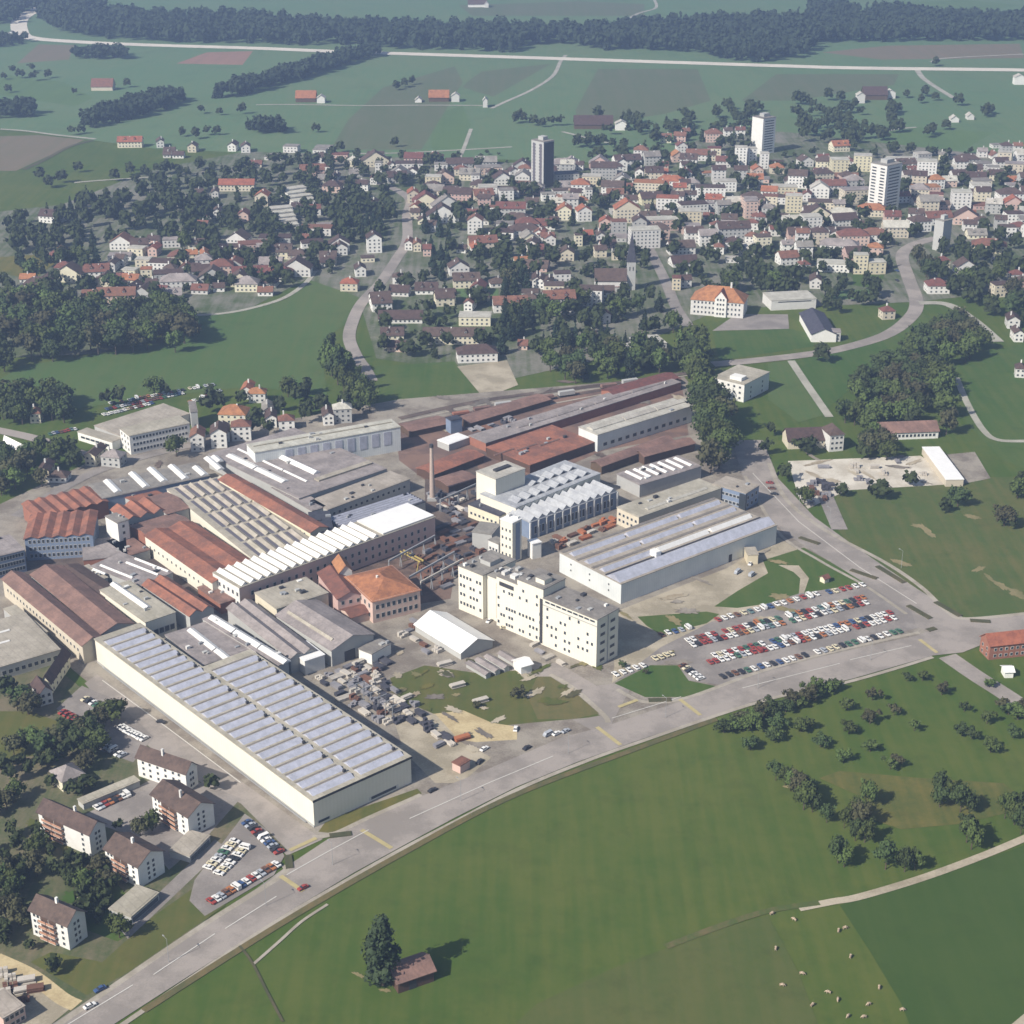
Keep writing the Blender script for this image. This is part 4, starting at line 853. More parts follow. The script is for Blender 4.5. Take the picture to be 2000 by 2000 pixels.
q = bld('garage_row', 'flat-roofed garage row below the apartment house by the car park', 'garage', K(9, 1440, 1105), K(9, 1590, 1170), K(9, 1760, 1000), 2.8, rc='beige', wc='grey')
wins(q, 'R', 6, 1, 2.3, 2.1, 1.2, 2, me=DOOR, nm='garage_door')
q = bld('garage_row', 'long low garage row between the upper apartment houses', 'garage', K(9, 660, 690), K(9, 700, 735), K(9, 1170, 540), 2.6, rc='beige', wc='grey')
q = bld('tiled_villa', 'brown hip-roofed villa with grey front near the western sheds', 'house', K(6, 370, 950), K(6, 420, 1000), K(6, 580, 760), 6, roof='gx', rc='brown', wc='cream', rh=3, lm='the brown villa by the sheds')
wins(q, 'R', 5, 2, 1.1, 1.4, 1.6, 2.7)
q = bld('white_house', 'small white gabled house in front of the brown villa', 'house', K(6, 265, 1010), K(6, 330, 1095), K(6, 420, 1045), 6, base=False, roof='gy', rc='brown', wc='white', rh=2.6); wins(q, 'R', 2, 2); wins(q, 'L', 2, 2)
q = bld('grey_depot', 'wide flat beige-roofed depot at left picture edge', 'depot', K(6, -300, 560), K(6, -20, 880), K(6, 420, 640), 6, rc='beige', wc='grey', lm='the wide depot roof'); wins(q, 'R', 9, 1, 2, 2, 3)
for a in (0, 1): skyl(q, K(6, -60, 560 + a * 90), K(6, 110, 590 + a * 90), 1.5, 6.4, .6, axis='x')
q = bld('grey_depot', 'narrow beige-roofed shed beside western tiled sheds', 'shed', K(6, 30, 385), K(6, 300, 610), K(6, 380, 560), 5, rc='beige', wc='grey')
q = bld('garden_house', 'large brown-roofed house hidden among garden trees', 'house', K(9, 450, 440), K(9, 520, 540), K(9, 700, 470), 5, roof='hip', rc='mauve', wc='cream', rh=3)
q = bld('shell_building', 'half-built grey concrete house on the building site', 'building shell', K(11, -160, 1480), K(11, 30, 1640), K(11, 240, 1530), 5, rc='beige', wc='pink'); wins(q, 'R', 4, 2, 1.4, 1.5, 1.3, 2.6)
q = bld('orange_house', 'long brick-red house with orange roof at right picture edge', 'house', K(13, 1545, 615), K(13, 1650, 690), K(13, 2300, 620), 7, roof='gx', rc='orange', wc='brick', rh=3.4, lm='the orange house on the right edge')
wins(q, 'R', 13, 2, 1.3, 1.4, 1.8, 2.9, me=WINW); wins(q, 'L', 2, 2)
q = bld('garden_shed', 'small pale garden shed below the orange house', 'shed', K(13, 1745, 860), K(13, 1775, 910), K(13, 1835, 890), 3, roof='gx', rc='white', wc='white', rh=1)
# field barn
q = bld('field_barn', 'weathered wooden barn with brown-pink roof alone in green field', 'barn', K(15, 1175, 745), K(15, 1215, 868), K(15, 1440, 790), 4.2, roof='gx', rc='rbrown', wc='wood', rh=2.4, ov=.8, lm='the field barn')
boxpart(q, 'barn_door', q.W * .3, -.12, 0, q.W * .5, -.02, 3.2, DARKM)
def fr(name, label, cat, Bp, C, D, h, lm=None, base=True, **kw):
    z = 0 if base else h
    b, c = G(*Bp, z), G(*C, z); ux = c - b; ux.z = 0; W = ux.length; ux.normalize()
    return build(name, label, cat, b, ux, W, D, h, lm=lm, **kw)
q = fr('village_school', 'white village school with big orange-red hipped roof and central gable', 'school', K(27, 1345, 1020), K(27, 1742, 1052), 20, 11, roof='hip', rc='orange', wc='white', rh=8, lm='the orange-roofed school')
wins(q, 'R', 13, 3, 1.3, 1.8, 2.4, 3.4, me=WINW); wins(q, 'L', 5, 3, 1.3, 1.8, 2.4, 3.4)
mb = MB(); mb.prism([(q.W * .46, 0), (q.W * .46, 13), (q.W * .57, 18), (q.W * .68, 13), (q.W * .68, 0)], 'y', -1.2, 6, 0); mb.obj('gable_front', [W_['white']], q.root)
mb = MB(); mb.prism([(q.W * .45, 12.7), (q.W * .57, 18.2), (q.W * .69, 12.7), (q.W * .69, 13.1), (q.W * .57, 18.7), (q.W * .45, 13.1)], 'y', -1.5, 8, 0); mb.obj('gable_roof', [R_['orange']], q.root)
for i in range(3):
    for j in range(4): link('window', WINW, q.root, (q.W * (.515 + .055 * i), -1.24, 2.4 + j * 3.3), 0, (1.3, 1, 1.7))
boxpart(q, 'chimney', q.W * .7, 9, 15, q.W * .7 + 1.2, 10.2, 22, W_['white'])
q = fr('gymnasium', 'plain white gymnasium with pale roof and dark window band', 'gymnasium', K(28, 22, 992), K(28, 360, 975), 20, 7, rc='pale', wc='white', lm='the white gymnasium'); band(q, 'R', 5.8, .9, .08, .96)
q = bld('parish_hall', 'hall with dark slate roof and white gable by the curved street', 'hall', K(28, 240, 1010), K(28, 330, 1170), K(28, 468, 1120), 5.5, base=False, roof='gy', rc='slate', wc='white', rh=3.6, lm='the slate-roofed hall')
q = bld('white_office_cube', 'white three-storey office cube with beige roof near the avenue', 'office building', (1424, 722), (1454, 752), (1503, 727), 11, rc='beige', wc='white', lm='the white office cube'); wins(q, 'L', 5, 3, 1.6, 1.5, 2.2, 3.3); wins(q, 'R', 2, 3)
boxpart(q, 'roof_box', 3, 4, 11.4, 9, 12, 13.5, W_['white'])
q = fr('white_window_block', 'white block with grid of dark windows below the park trees', 'school', K(27, 950, 1330), K(27, 1165, 1310), 18, 6.5, rc='pale', wc='white', lm='the white gridded block'); wins(q, 'R', 11, 2, 1.5, 1.4, 2, 2.7); boxpart(q, 'side_wing', -7, 2, 0, -.05, 12, 5, W_['white'], R_['pale'])
q = fr('inn', 'low inn with dark brown roof and cream wall above storage lot', 'inn', K(5, 150, 880), K(5, 468, 868), 13, 5, roof='gx', rc='brown', wc='cream', rh=5, lm='the brown-roofed inn'); wins(q, 'R', 9, 1, 1.1, 1.3, 3.4)
q = fr('inn_tower', 'white three-storey building between the inn and long tiled stable', 'house', K(5, 460, 900), K(5, 566, 890), 12, 10, roof='hip', rc='brown', wc='white', rh=4); wins(q, 'R', 3, 3, 1.6, 1.4, 2, 3)
q = fr('long_stable', 'long brown-tiled building with white arched wall among trees', 'stable', K(5, 840, 812), K(5, 1282, 796), 12, 4.5, roof='gx', rc='rbrown', wc='white', rh=4, lm='the long tiled stable'); wins(q, 'R', 14, 1, 1.6, 1.8, 2.2)
q = bld('storage_roof', 'long low white roof lying diagonally across the storage lot', 'storage shed', K(5, 1165, 865), K(5, 1345, 1110), K(5, 1480, 1112), 4, rc='white', wc='cream', lm='the diagonal white roof')
# church
r = link('church', None, None, G(*K(27, 895, 830))); tag(r, 'village church with slender grey spire and pale stone tower', 'church'); LM.append((1232, 545, 'the church spire'))
mb = MB(); mb.box(-3, -3, 0, 3, 3, 21); mb.obj('tower', [W_['grey']], r)
mb = MB(); a4 = [(-3.3, -3.3, 21), (3.3, -3.3, 21), (3.3, 3.3, 21), (-3.3, 3.3, 21)]
for i in range(4): mb.poly([a4[i], a4[(i + 1) % 4], (0, 0, 43)])
mb.poly(a4[::-1]); mb.obj('spire', [R_['slate']], r)
for s in (-1, 1): link('window', WIN, r, (s * 1.2, -3.02, 16), 0, (.9, 1, 3.6))
mb = MB(); mb.prism([(-6, 0), (-6, 8), (0, 15), (6, 8), (6, 0)], 'x', -26, -3.1); mb.obj('nave', [W_['white']], r)
mb = MB(); mb.prism([(-6.6, 7.6), (0, 15.2), (6.6, 7.6), (6.6, 8), (0, 15.7), (-6.6, 8)], 'x', -26.5, -3.1); mb.obj('nave_roof', [R_['brown']], r)
# towers of flats
def tower(label, A, Bp, C, h, fl, wc, lm, bands='LR'):
    q = bld('residential_tower', label, 'tower block', A, Bp, C, h, base=True, rc='grey', wc=wc, lm=lm)
    dz = (h - 3) / max(fl, 1)
    for j in range(fl):
        z = 2.6 + j * dz
        if 'L' in bands: link('window_band', WIN, q.root, (-.02, q.D * .25, z), -math.pi / 2, (q.D * .3, 1, dz * .5)); link('window_band', WIN, q.root, (-.02, q.D * .76, z), -math.pi / 2, (q.D * .3, 1, dz * .5))
        if 'R' in bands: link('window_band', WIN, q.root, (q.W * .5, -.02, z), 0, (q.W * .8, 1, dz * .45))
    boxpart(q, 'lift_house', q.W * .3, q.D * .3, h + .3, q.W * .75, q.D * .7, h + 3.6, W_['grey']); return q
q = tower('tall dark-striped residential tower on the near edge of far fields', K(32, 1690, 440), K(32, 1782, 462), K(32, 1838, 440), 42, 14, 'grey', 'the dark-striped tower')
boxpart(q, 'painted_side_shade', .4, -.25, 1, q.W - .4, -.03, 41, DARKM)  # dark sheet paints the shade of the tower's right face
for a_ in (.14, .68): boxpart(q, 'dark_stripe', -.2, q.D * a_, 2, -.01, q.D * (a_ + .17), 40, MSLOT)
tower('tall pale residential tower with fine horizontal balcony stripes, farthest of the towers', K(34, 75, 268), K(34, 130, 290), K(34, 216, 276), 35, 13, 'white', 'the far pale tower', bands='R')
tower('tall white residential tower with dark balcony bands amid the dense town', K(34, 893, 655), K(34, 965, 690), K(34, 1068, 665), 40, 14, 'white', 'the white balcony tower')
q = tower('square grey-beige tower block without windows among dark trees on right', K(34, 1338, 930), K(34, 1362, 955), K(34, 1420, 940), 24, 0, 'grey', 'the beige windowless tower', bands='')
for t, a, c, d, w, h in (('upper', K(31, 1560, 555), K(31, 1600, 575), K(31, 1650, 560), 30, 4), ('lower', K(31, 1450, 665), K(31, 1480, 690), K(31, 1545, 672), 30, 4)):
    b, ux, uy, W, D = rect(a, c, d, 0)
    for i in range(5):
        q = build('terraced_flats', f'stepped white terraced flats with flat roofs, {t} block, {ORD[i] if i else "front"} step', 'terraced flats', b + uy * i * 9.5 + ux * i * 1.5, ux, 21, 9.4, 3 + 1.3 * i, rc='pale', wc='white', group='stepped terraced flats'); band(q, 'R', 1.8 + 1.3 * i, 1.3, .05, .95)
    LM.append((*PJ(b + uy * 30 + ux * 14), f'the {t} terraced flats'))
# far farms
for lab, cr, x0, x1, y, h, rc, wc, lm, rh in (
    ('farmhouse barn with long orange roof far across the pasture, left one', 22, 300, 450, 772, 5, 'orange', 'wood', 'the left orange barn', 7),
    ('farmhouse barn with long orange roof far across the pasture, right one', 22, 1305, 1455, 768, 5, 'orange', 'wood', 'the right orange barn', 7),
    ('red-roofed farm standing alone on the far left plain', 21, 690, 850, 685, 5, 'red', 'cream', 'the lone red farm', 8),
    ('long dark-brown barn at edge of the far fields', 23, 470, 760, 975, 5, 'brown', 'wood', 'the long dark barn', 8),
    ('white-gabled farm with brown roof beyond the town trees', 24, 720, 900, 755, 6, 'brown', 'wood', 'the brown far farm', 8),
    ('small distant farm on the topmost fields', 22, 1600, 1740, 55, 5, 'brown', 'white', 'the topmost farm', 8)):
    q = fr('farm', lab, 'farm', K(cr, x0, y), K(cr, x1, y), 16, h, roof='gx', rc=rc, wc=wc, rh=rh, lm=lm)
for cr, x, y, w, h in ((22, 1505, 770, 60, 7), (22, 490, 780, 60, 6), (22, 1730, 812, 34, 8), (22, 1225, 775, 50, 3), (24, 700, 780, 60, 9), (24, 925, 745, 70, 7), (23, 825, 985, 90, 7), (24, 1900, 640, 80, 9), (21, 80, 280, 60, 5), (24, 1410, 925, 60, 4), (24, 1530, 905, 50, 4), (21, 815, 680, 40, 6), (22, 1740, 58, 30, 6)):
    x0, y0 = K(cr, x - w / 2, y); x1, _ = K(cr, x + w / 2, y)
    q = fr('farm_outbuilding', None, None, (x0, y0), (x1, y0), 10, h, roof='gy', rc='pale', wc='white', rh=3)
    auto(q.root, 'white farm outbuilding', 'farmhouse', 'white farmhouses and outbuildings in the fields', (x0 + x1) / 2, y0)

# ------------------------------------------------------------ town houses: crop; x y width wall roof type storeys
TOWN = {
31: """700 245 130 c o g 2;865 245 40 w b e 2;915 295 60 w b g 2;1035 270 46 c b e 2;1250 265 44 w b e 2;1325 272 48 w b e 2;1565 272 80 w g f 2;1740 262 90 w g f 1;1470 312 90 w g f 1
265 652 120 w b g 2;1275 480 190 c o g 2;945 562 60 w o e 2;1160 522 36 w b e 2;1080 522 40 w b g 2;1410 560 70 c o e 3;1310 645 60 p r e 2;1080 702 76 c r g 2;1100 630 80 w r g 1;1170 624 30 w b e 2
1700 720 170 w r f 2;1690 800 120 w b f 2;1830 805 110 w b e 2;1770 875 90 c b g 2;730 832 86 c p f 2;822 832 50 p o e 2;770 892 80 c p f 2;690 930 80 c p f 1;790 945 60 c o f 2;700 1000 90 c o g 2;815 1000 60 c b g 1;845 1045 100 w r g 1;645 884 50 w b g 2;600 915 30 w b e 2
1048 925 50 w b f 2;992 915 44 w r e 1;1108 862 44 w o e 2;1035 840 60 c o g 1;1290 845 40 w b e 2;1345 862 50 w p f 1;1260 872 60 w r g 1;1075 1035 90 w r g 1;1180 1022 60 w b g 1;1430 1045 80 w r g 1
150 995 80 w o g 2;262 985 70 w b e 1;155 1085 110 c r g 1;500 1075 115 w r g 1;250 1275 100 w b g 1;1518 925 60 w g f 1;1600 600 60 w b g 2;1700 610 60 w r g 2;900 300 40 w b g 1;960 302 60 w b g 1;1380 350 60 c r g 1""",
32: """90 192 100 w g f 1;340 292 90 c p h 2;440 275 90 p b h 1;800 275 140 p r g 2;538 335 36 w g f 3;640 305 50 w b e 1;205 395 60 w b e 1;235 455 90 w b g 1;412 475 96 w b g 2;500 428 46 w r e 2;500 625 60 w b e 2;545 655 80 w r g 1
1010 325 100 w g f 2;950 445 120 y p f 3;1160 360 100 c r h 2;1270 455 64 w g f 4;1365 525 140 w p f 3;1480 395 70 w b g 2;1565 375 64 w b e 2;1640 378 100 w r h 3;1390 385 90 w b h 2;800 570 80 c o e 3;808 650 70 c o e 2;815 690 70 c b g 2
920 785 100 w b g 2;1045 690 110 c r h 2;1152 625 90 w r f 2;1245 700 100 c r g 2;1265 805 110 w r e 4;1410 655 80 w r f 2;1505 548 110 w g f 3;1570 742 210 c b h 2;1110 520 120 w r g 1;870 730 70 c b e 1;765 925 56 w r e 2;832 935 56 c r e 2;905 970 60 p r g 2
510 945 110 w b e 4;460 1015 100 c b f 1;405 1125 80 w b e 2;315 1235 130 c o h 2;155 1045 110 w b g 1;255 962 100 w b e 2;690 1185 90 w b h 2;690 1272 150 w b g 1;900 1258 170 w b g 1;1150 1115 150 w b e 2;1205 1212 200 c b g 2;1050 1330 150 c b g 2
560 1352 150 w b g 2;1290 965 90 w o e 2;1160 945 70 w b g 1;1630 1045 120 c o g 1;1720 1085 180 p b g 1;1745 855 90 w r e 2;1835 890 80 w r e 2;1900 680 40 c o e 2;1730 1205 60 w b e 2;1812 1225 50 w b e 2;1690 935 90 w b e 2;1905 560 60 w r g 1""",
33: """1075 255 90 c r g 2;1190 245 100 p r g 2;1250 205 60 w r g 2;1212 355 90 w r e 3;1480 250 140 p r h 3;1480 378 110 c r f 3;1600 200 70 w b g 2;1700 195 80 w r g 2;1700 445 100 w p f 6;1800 430 70 w p f 5;1900 472 70 w p f 5;190 480 60 c b g 2;350 490 64 w b g 2
520 512 80 p o h 2;710 495 84 w b e 3;250 598 200 g s f 3;450 622 160 y p f 3;1060 470 76 p r g 1;1245 490 76 w b g 2;850 548 70 w b e 2;1050 555 80 p o g 2;1090 625 76 w o e 2;1240 590 100 w r e 3;1235 672 90 c b g 3;930 650 110 w b g 2;790 680 86 p r g 2;650 740 140 w r g 2
790 760 110 w b g 1;965 775 190 y b g 2;1170 755 110 w b g 2;1280 745 100 w b g 2;1470 785 130 w o g 2;1560 760 60 p o e 1;1570 665 190 w p f 3;90 745 110 w g f 2;320 725 90 c b g 2;430 730 50 w g f 3;225 905 110 c o e 3;395 915 120 w o e 3;545 770 60 w b g 2;690 860 140 g p f 1
925 935 140 c b g 2;940 835 80 c b g 1;1075 915 100 w b g 2;1280 950 180 y p f 4;1290 1020 160 p m f 2;1430 905 84 w r g 1;1510 1035 110 w r h 3;1790 890 110 p m f 5;1800 985 100 w r h 2;1900 1115 80 w r h 3;85 1105 110 w r g 2;345 1122 50 c b f 3;410 1085 110 p o g 2
530 1090 56 w b e 2;600 1145 130 p b g 1;660 1085 170 g m f 1;245 1245 120 c b e 2;530 1215 100 c b g 2;690 1240 140 c p f 2;905 1140 250 w p f 5;1215 1195 220 w b g 2;1240 1295 220 w b g 1;1520 1190 80 w r h 2;1640 1150 140 w b h 2;1630 1262 110 w p f 1;30 1080 60 w r g 2;130 940 80 w b g 1""",
34: """445 375 90 w b e 2;560 355 80 w r g 2;670 412 120 y p f 4;820 405 120 y p f 5;680 270 120 c o g 2;1090 345 180 w p f 1;1260 445 130 w p f 5;1455 315 90 w g f 1;1660 395 100 w g f 2;1375 330 60 y g h 2;630 475 330 w r g 1;610 545 150 w b g 1;330 495 70 w b e 1
290 560 170 y p f 2;250 630 100 w b f 2;350 690 110 y p f 5;440 610 56 w r e 2;480 815 130 w p f 4;55 710 90 p m f 5;150 920 100 w r h 2;60 900 90 w r h 2;225 850 70 w r g 2;385 885 140 p b g 2;640 885 84 w b e 2;910 890 190 w r h 2;660 965 260 w m h 2;620 1095 220 w p f 2
808 1110 94 y p f 5;922 1110 120 y p f 3;1230 820 140 w b h 3;1170 800 60 w b f 2;1500 665 130 w p f 5;1270 560 180 p o f 2;1560 710 80 c o f 1;1560 815 90 w b g 2;1650 790 90 w b h 2;1870 770 120 w b f 3;1650 610 100 c b g 3;1840 650 170 w b h 4;1640 545 130 w p f 2
1690 965 230 y r h 2;1380 1120 80 y r h 4;1345 1245 150 w r h 2;1885 1165 90 w r h 2;1800 1050 130 w m f 1;430 1095 70 w r h 2;500 1210 76 w b e 2;1890 270 60 w r g 2;1750 245 70 w g f 1;1150 470 90 w b g 2;1490 470 100 w b g 2;1740 470 100 c b g 2;1860 420 120 c m f 3
1600 430 90 p b g 2;1500 400 90 w b g 3;540 455 90 w r g 2;470 720 100 w b g 2;1030 760 110 p r g 2;1110 620 90 w r g 2;1720 420 80 w g f 2;1870 545 100 w m f 2;1780 380 90 w b g 2;1940 330 100 w b g 2;980 420 90 w b f 2;1300 480 90 w p f 1""",
26: """955 1000 150 w b g 2;1090 1090 330 w b g 1;1030 1215 170 c b g 1;1490 1250 460 c b g 2;1650 1110 240 c p f 2;1430 960 140 c b g 2;1675 1385 300 w b h 2;1060 1305 140 p b g 1;1600 1000 60 w r e 2;1690 700 0 w b g 1""",
27: """700 915 140 w b g 2;700 1090 90 w r e 2;600 1230 90 c r e 1;1240 840 60 y r f 3;1310 820 90 w b g 2;80 1290 60 p r g 1;210 830 60 w b e 2""",
28: """910 1060 100 c r h 2;510 1225 60 g m f 2;1850 1130 90 w b e 2;1890 1230 60 w b e 2;1900 1500 70 w b h 2""",
1: """300 330 60 c r h 2;1660 570 110 w r e 3;1840 540 130 w b e 3;930 700 170 g m h 2;370 820 90 y b e 2;480 830 160 w b h 1;760 690 60 c b e 2""",
2: """165 490 60 w b e 2;310 480 160 w r h 3;230 340 230 c o h 2;560 370 60 w b e 2;690 390 130 w r h 2;440 160 140 w o h 2;530 270 80 w g e 1;1040 350 60 w b e 2;1160 330 150 g p h 3;350 130 80 w o e 2"""}
CW = dict(w=('white', 'white'), c=('cream', 'cream'), y=('yellow', 'yellowish'), g=('grey', 'grey'), p=('pink', 'pinkish'), d=('wood', 'wooden'))
CR = dict(b=('brown', 'brown'), r=('red', 'red'), o=('orange', 'orange'), g=('grey', 'grey'), s=('slate', 'slate'), p=('pale', 'pale'), m=('mauve', 'mauve'))
TY = dict(g=('gx', 'ridged'), e=('gy', 'gable-fronted'), h=('hip', 'hipped'), f=('flat', 'flat'))
nh = 0
def house(x, y, wp, wc, rc, t, fl, ang=None, dep=None):
    global nh
    s = pxm(y); W = max(6, wp / s); b = G(x, y); a = R(ru(-14, 14)) if ang is None else ang
    D = dep or (max(8, min(13, W * .8)) if t != 'e' else ru(11, 15))
    if W > 30: D = 12; a *= .3
    ux = Vector((math.cos(a), math.sin(a), 0)); h = .6 + 2.8 * fl
    nm = 'town_block' if fl > 3 else ('villa' if t == 'h' else ('bungalow' if fl == 1 else ('town_house' if fl == 3 else 'house')))
    q = build(nm, None, None, b - ux * W / 2, ux, W, D, h, roof=TY[t][0], rc=CR[rc][0], wc=CW[wc][0],
              rh=(D if t != 'e' else W) * .32 if t != 'f' else 1, ov=.5)
    co = max(2, int(W / 3.3)); co = min(co, 14)
    wins(q, 'R', co, fl, min(1.4, W / co * .5), 1.35, 1.75, 2.8)
    side = 'L' if faces_cam(q, 'L') else 'E'
    wins(q, side, 2 if D < 12 else 3, fl, 1.1, 1.35, 1.75, 2.8)
    if t != 'f': chimneys(q, 1, h + 1)
    if t == 'g' and W > 9 and rnd() < .5:
        for dx in ((.5,) if W < 14 else (.3, .7)):
            mb = MB(); mb.prism([(W * dx - 1.2, h), (W * dx - 1.2, h + D * .22), (W * dx, h + D * .3), (W * dx + 1.2, h + D * .22), (W * dx + 1.2, h)], 'y', D * .12, D * .42, 0); mb.obj('dormer', [q.rm], q.root)
            link('dormer_window', WINW, q.root, (W * dx, D * .12 - .01, h + D * .15), 0, (1.3, 1, 1.1))
    size = 'long ' if W > 24 else ('tall ' if fl > 3 else '')
    kind_ = nm.replace('_', ' ')
    auto(q.root, f'{size}{CW[wc][1]} {kind_}, {CR[rc][1]} {TY[t][1]} roof,', kind_, 'houses of the town', x, y)
    nh += 1
for cr, txt in TOWN.items():
    for row in txt.replace('\n', ';').split(';'):
        v = row.split()
        if float(v[2]) < 1: continue
        (x, y) = K(cr, float(v[0]), float(v[1])); house(x, y, float(v[2]) / KK[cr][2], v[3], v[4], v[5], int(v[6]))
def clear(X, Y, r, roads=True):
    for fx, fy, fr_ in FOOT:
        if (fx - X) ** 2 + (fy - Y) ** 2 < (fr_ + r) ** 2: return False
    if roads:
        for rx, ry, rw in ROADW:
            if abs(rx - X) < 25 and abs(ry - Y) < 25 and (rx - X) ** 2 + (ry - Y) ** 2 < (rw + r) ** 2: return False
    return True
# infill where the photograph shows the same kinds of houses too dense to tell one by one
FILL = [([(1080, 330), (1420, 300), (1560, 330), (2040, 300), (2040, 470), (1760, 470), (1640, 540), (1500, 510), (1380, 500), (1200, 470), (1080, 420)], 150, 'bbrmgopb'),
        ([(600, 300), (980, 320), (1080, 340), (1080, 520), (960, 500), (820, 420), (720, 380), (610, 380)], 48, 'bbrg'),
        ([(230, 480), (560, 480), (640, 440), (640, 520), (580, 560), (380, 590), (240, 590)], 40, 'bbrm'),
        ([(60, 520), (240, 480), (240, 600), (60, 620)], 10, 'bbr'),
        ([(860, 560), (1100, 540), (1240, 560), (1200, 640), (1000, 620)], 12, 'bbr'),
        ([(1850, 520), (2040, 520), (2040, 620), (1950, 600)], 5, 'bb')]
for poly, n, rcs in FILL:
    k0 = 0; tr = 0
    while k0 < n and tr < 4000:
        tr += 1
        x, y = ru(min(p[0] for p in poly), max(p[0] for p in poly)), ru(min(p[1] for p in poly), max(p[1] for p in poly))
        g = G(x, y)
        if not inpoly(x, y, poly) or not clear(g.x, g.y + 5, 6.8): continue
        house(x, y, random.choice((ru(9, 14), ru(10, 20), ru(12, 17), ru(20, 27))) * pxm(y), random.choice('wwwccggp'), random.choice(rcs), random.choice('ggehf'), random.choice((2, 2, 3, 1, 4, 3) if x > 1080 else (2, 1, 2))); k0 += 1
# ------------------------------------------------------------ trees
LF = dict(
    dark=mat('dark_leaves', (.052, .074, .023), .9, 'leaf', (.028, .042, .015), .22, rand=.6),
    mid=mat('mid_green_leaves', (.080, .108, .028), .9, 'leaf', (.038, .056, .016), .25, rand=.6),
    olive=mat('olive_leaves', (.078, .076, .034), .9, 'leaf', (.042, .045, .022), .3, rand=.4),
    con=mat('conifer_needles', (.028, .046, .022), .95, 'leaf', (.012, .022, .014), .3, rand=.4),
    pop=mat('poplar_leaves', (.045, .065, .028), .9, 'leaf', (.022, .034, .016), .4, rand=.2),
    far=mat('wood_leaves', (.036, .054, .026), .95, 'leaf', (.014, .024, .016), .06))
rg = np.random.default_rng(5)
def crown_arrays(kind, n, size, seed):
    g = np.random.default_rng(seed); pts = []; nrm = []
    if kind == 'round':
        L = [(g.uniform(-.34, .34), g.uniform(-.34, .34), g.uniform(.42, .86), g.uniform(.15, .26)) for _ in range(13)] + [(0, 0, .60, .34), (0, 0, .8, .2)]
    elif kind == 'tall':
        L = [(g.uniform(-.13, .13), g.uniform(-.13, .13), z, g.uniform(.10, .16) * (1 - .35 * abs(z - .45))) for z in np.linspace(.12, .93, 30)]
    elif kind == 'con':
        L = []
        for z in np.linspace(.12, .95, 14):
            r = .24 * (1.02 - z)
            for _ in range(4):
                a = g.uniform(0, 6.28); L.append((r * .7 * math.cos(a), r * .7 * math.sin(a), z, max(.025, r * .55)))
    else:
        L = [(g.uniform(-.38, .38), g.uniform(-.38, .38), g.uniform(.35, .8), g.uniform(.13, .22)) for _ in range(9)] + [(0, 0, .55, .26)]
    L = np.array(L); wgt = L[:, 3] ** 2; idx = g.choice(len(L), n, p=wgt / wgt.sum())
    d = g.normal(size=(n, 3)); d /= np.linalg.norm(d, axis=1)[:, None]
    rr = L[idx, 3] * g.uniform(.72, 1.12, n); P_ = L[idx, :3] + d * rr[:, None]
    a = d + g.normal(size=(n, 3)) * .55; a /= np.linalg.norm(a, axis=1)[:, None]
    t = np.cross(a, g.normal(size=(n, 3))); t /= np.linalg.norm(t, axis=1)[:, None]; b = np.cross(a, t)
    s = size * g.uniform(.6, 1.3, n)[:, None]
    V = np.stack([P_ - t * s - b * s * .7, P_ + t * s - b * s * .7, P_ + t * s * .8 + b * s, P_ - t * s * .8 + b * s], 1).reshape(-1, 3)
    Fc = np.arange(n * 4).reshape(-1, 4)
    # solid inner mass so that no light falls straight through
    cv, cf = [], []
    for (x, y, z, r) in L:
        o = len(cv); r2 = r * .82
        for (i, j, k2) in ((1, 0, 0), (-1, 0, 0), (0, 1, 0), (0, -1, 0), (0, 0, 1), (0, 0, -1)): cv.append((x + i * r2, y + j * r2, z + k2 * r2))
        for f in ((0, 2, 4), (2, 1, 4), (1, 3, 4), (3, 0, 4), (2, 0, 5), (1, 2, 5), (3, 1, 5), (0, 3, 5)): cf.append([o + q for q in f])
    return V, Fc, np.array(cv), np.array(cf)
def arr_mesh(name, parts, m):                              # parts: list of (V, F) of any face size
    me = bpy.data.meshes.new(name); vs = []; loops = []; st = []; o = 0; c = 0
    for V, Fc in parts:
        vs.append(V); loops.append((Fc + o).ravel()); n, k2 = Fc.shape; st.append(c + np.arange(n) * k2); c += n * k2; o += len(V)
    V = np.concatenate(vs).astype(np.float32); Lp = np.concatenate(loops).astype(np.int32); S_ = np.concatenate(st).astype(np.int32)
    me.vertices.add(len(V)); me.vertices.foreach_set('co', V.ravel()); me.loops.add(len(Lp)); me.loops.foreach_set('vertex_index', Lp)
    me.polygons.add(len(S_)); me.polygons.foreach_set('loop_start', S_); me.materials.append(m); me.update(calc_edges=True); me.validate(); return me
PROTO = {}
def proto(kind, leaf, lod, v):
    key = (kind, leaf, lod, v)
    if key not in PROTO:
        n, s = ((1500, .026), (520, .042), (170, .07))[lod]
        V, Fc, cv, cf = crown_arrays(kind, n, s * (.8 if kind in ('con', 'tall') else 1), v * 7 + 3)
        PROTO[key] = arr_mesh('crown', [(V, Fc), (cv, cf)], LF[leaf])
    return PROTO[key]
def trunk_mesh(branch):
    mb = MB(); mb.tube((0, 0, -.02), (.01, .005, .32), .030, .020, 7); mb.tube((.01, .005, .32), (0, 0, .7), .020, .007, 6)
    if branch:
        for a, l in ((.4, .22), (2.3, .25), (4.2, .2)): mb.tube((.01, 0, .3), (l * math.cos(a), l * math.sin(a), .55), .012, .005, 5)
    return mb.mesh('trunk', [TRUNK])
TRM = {True: trunk_mesh(True), False: trunk_mesh(False)}
STUFF = []
TREES = []                                                 # (x, y, height m, kind, width factor)
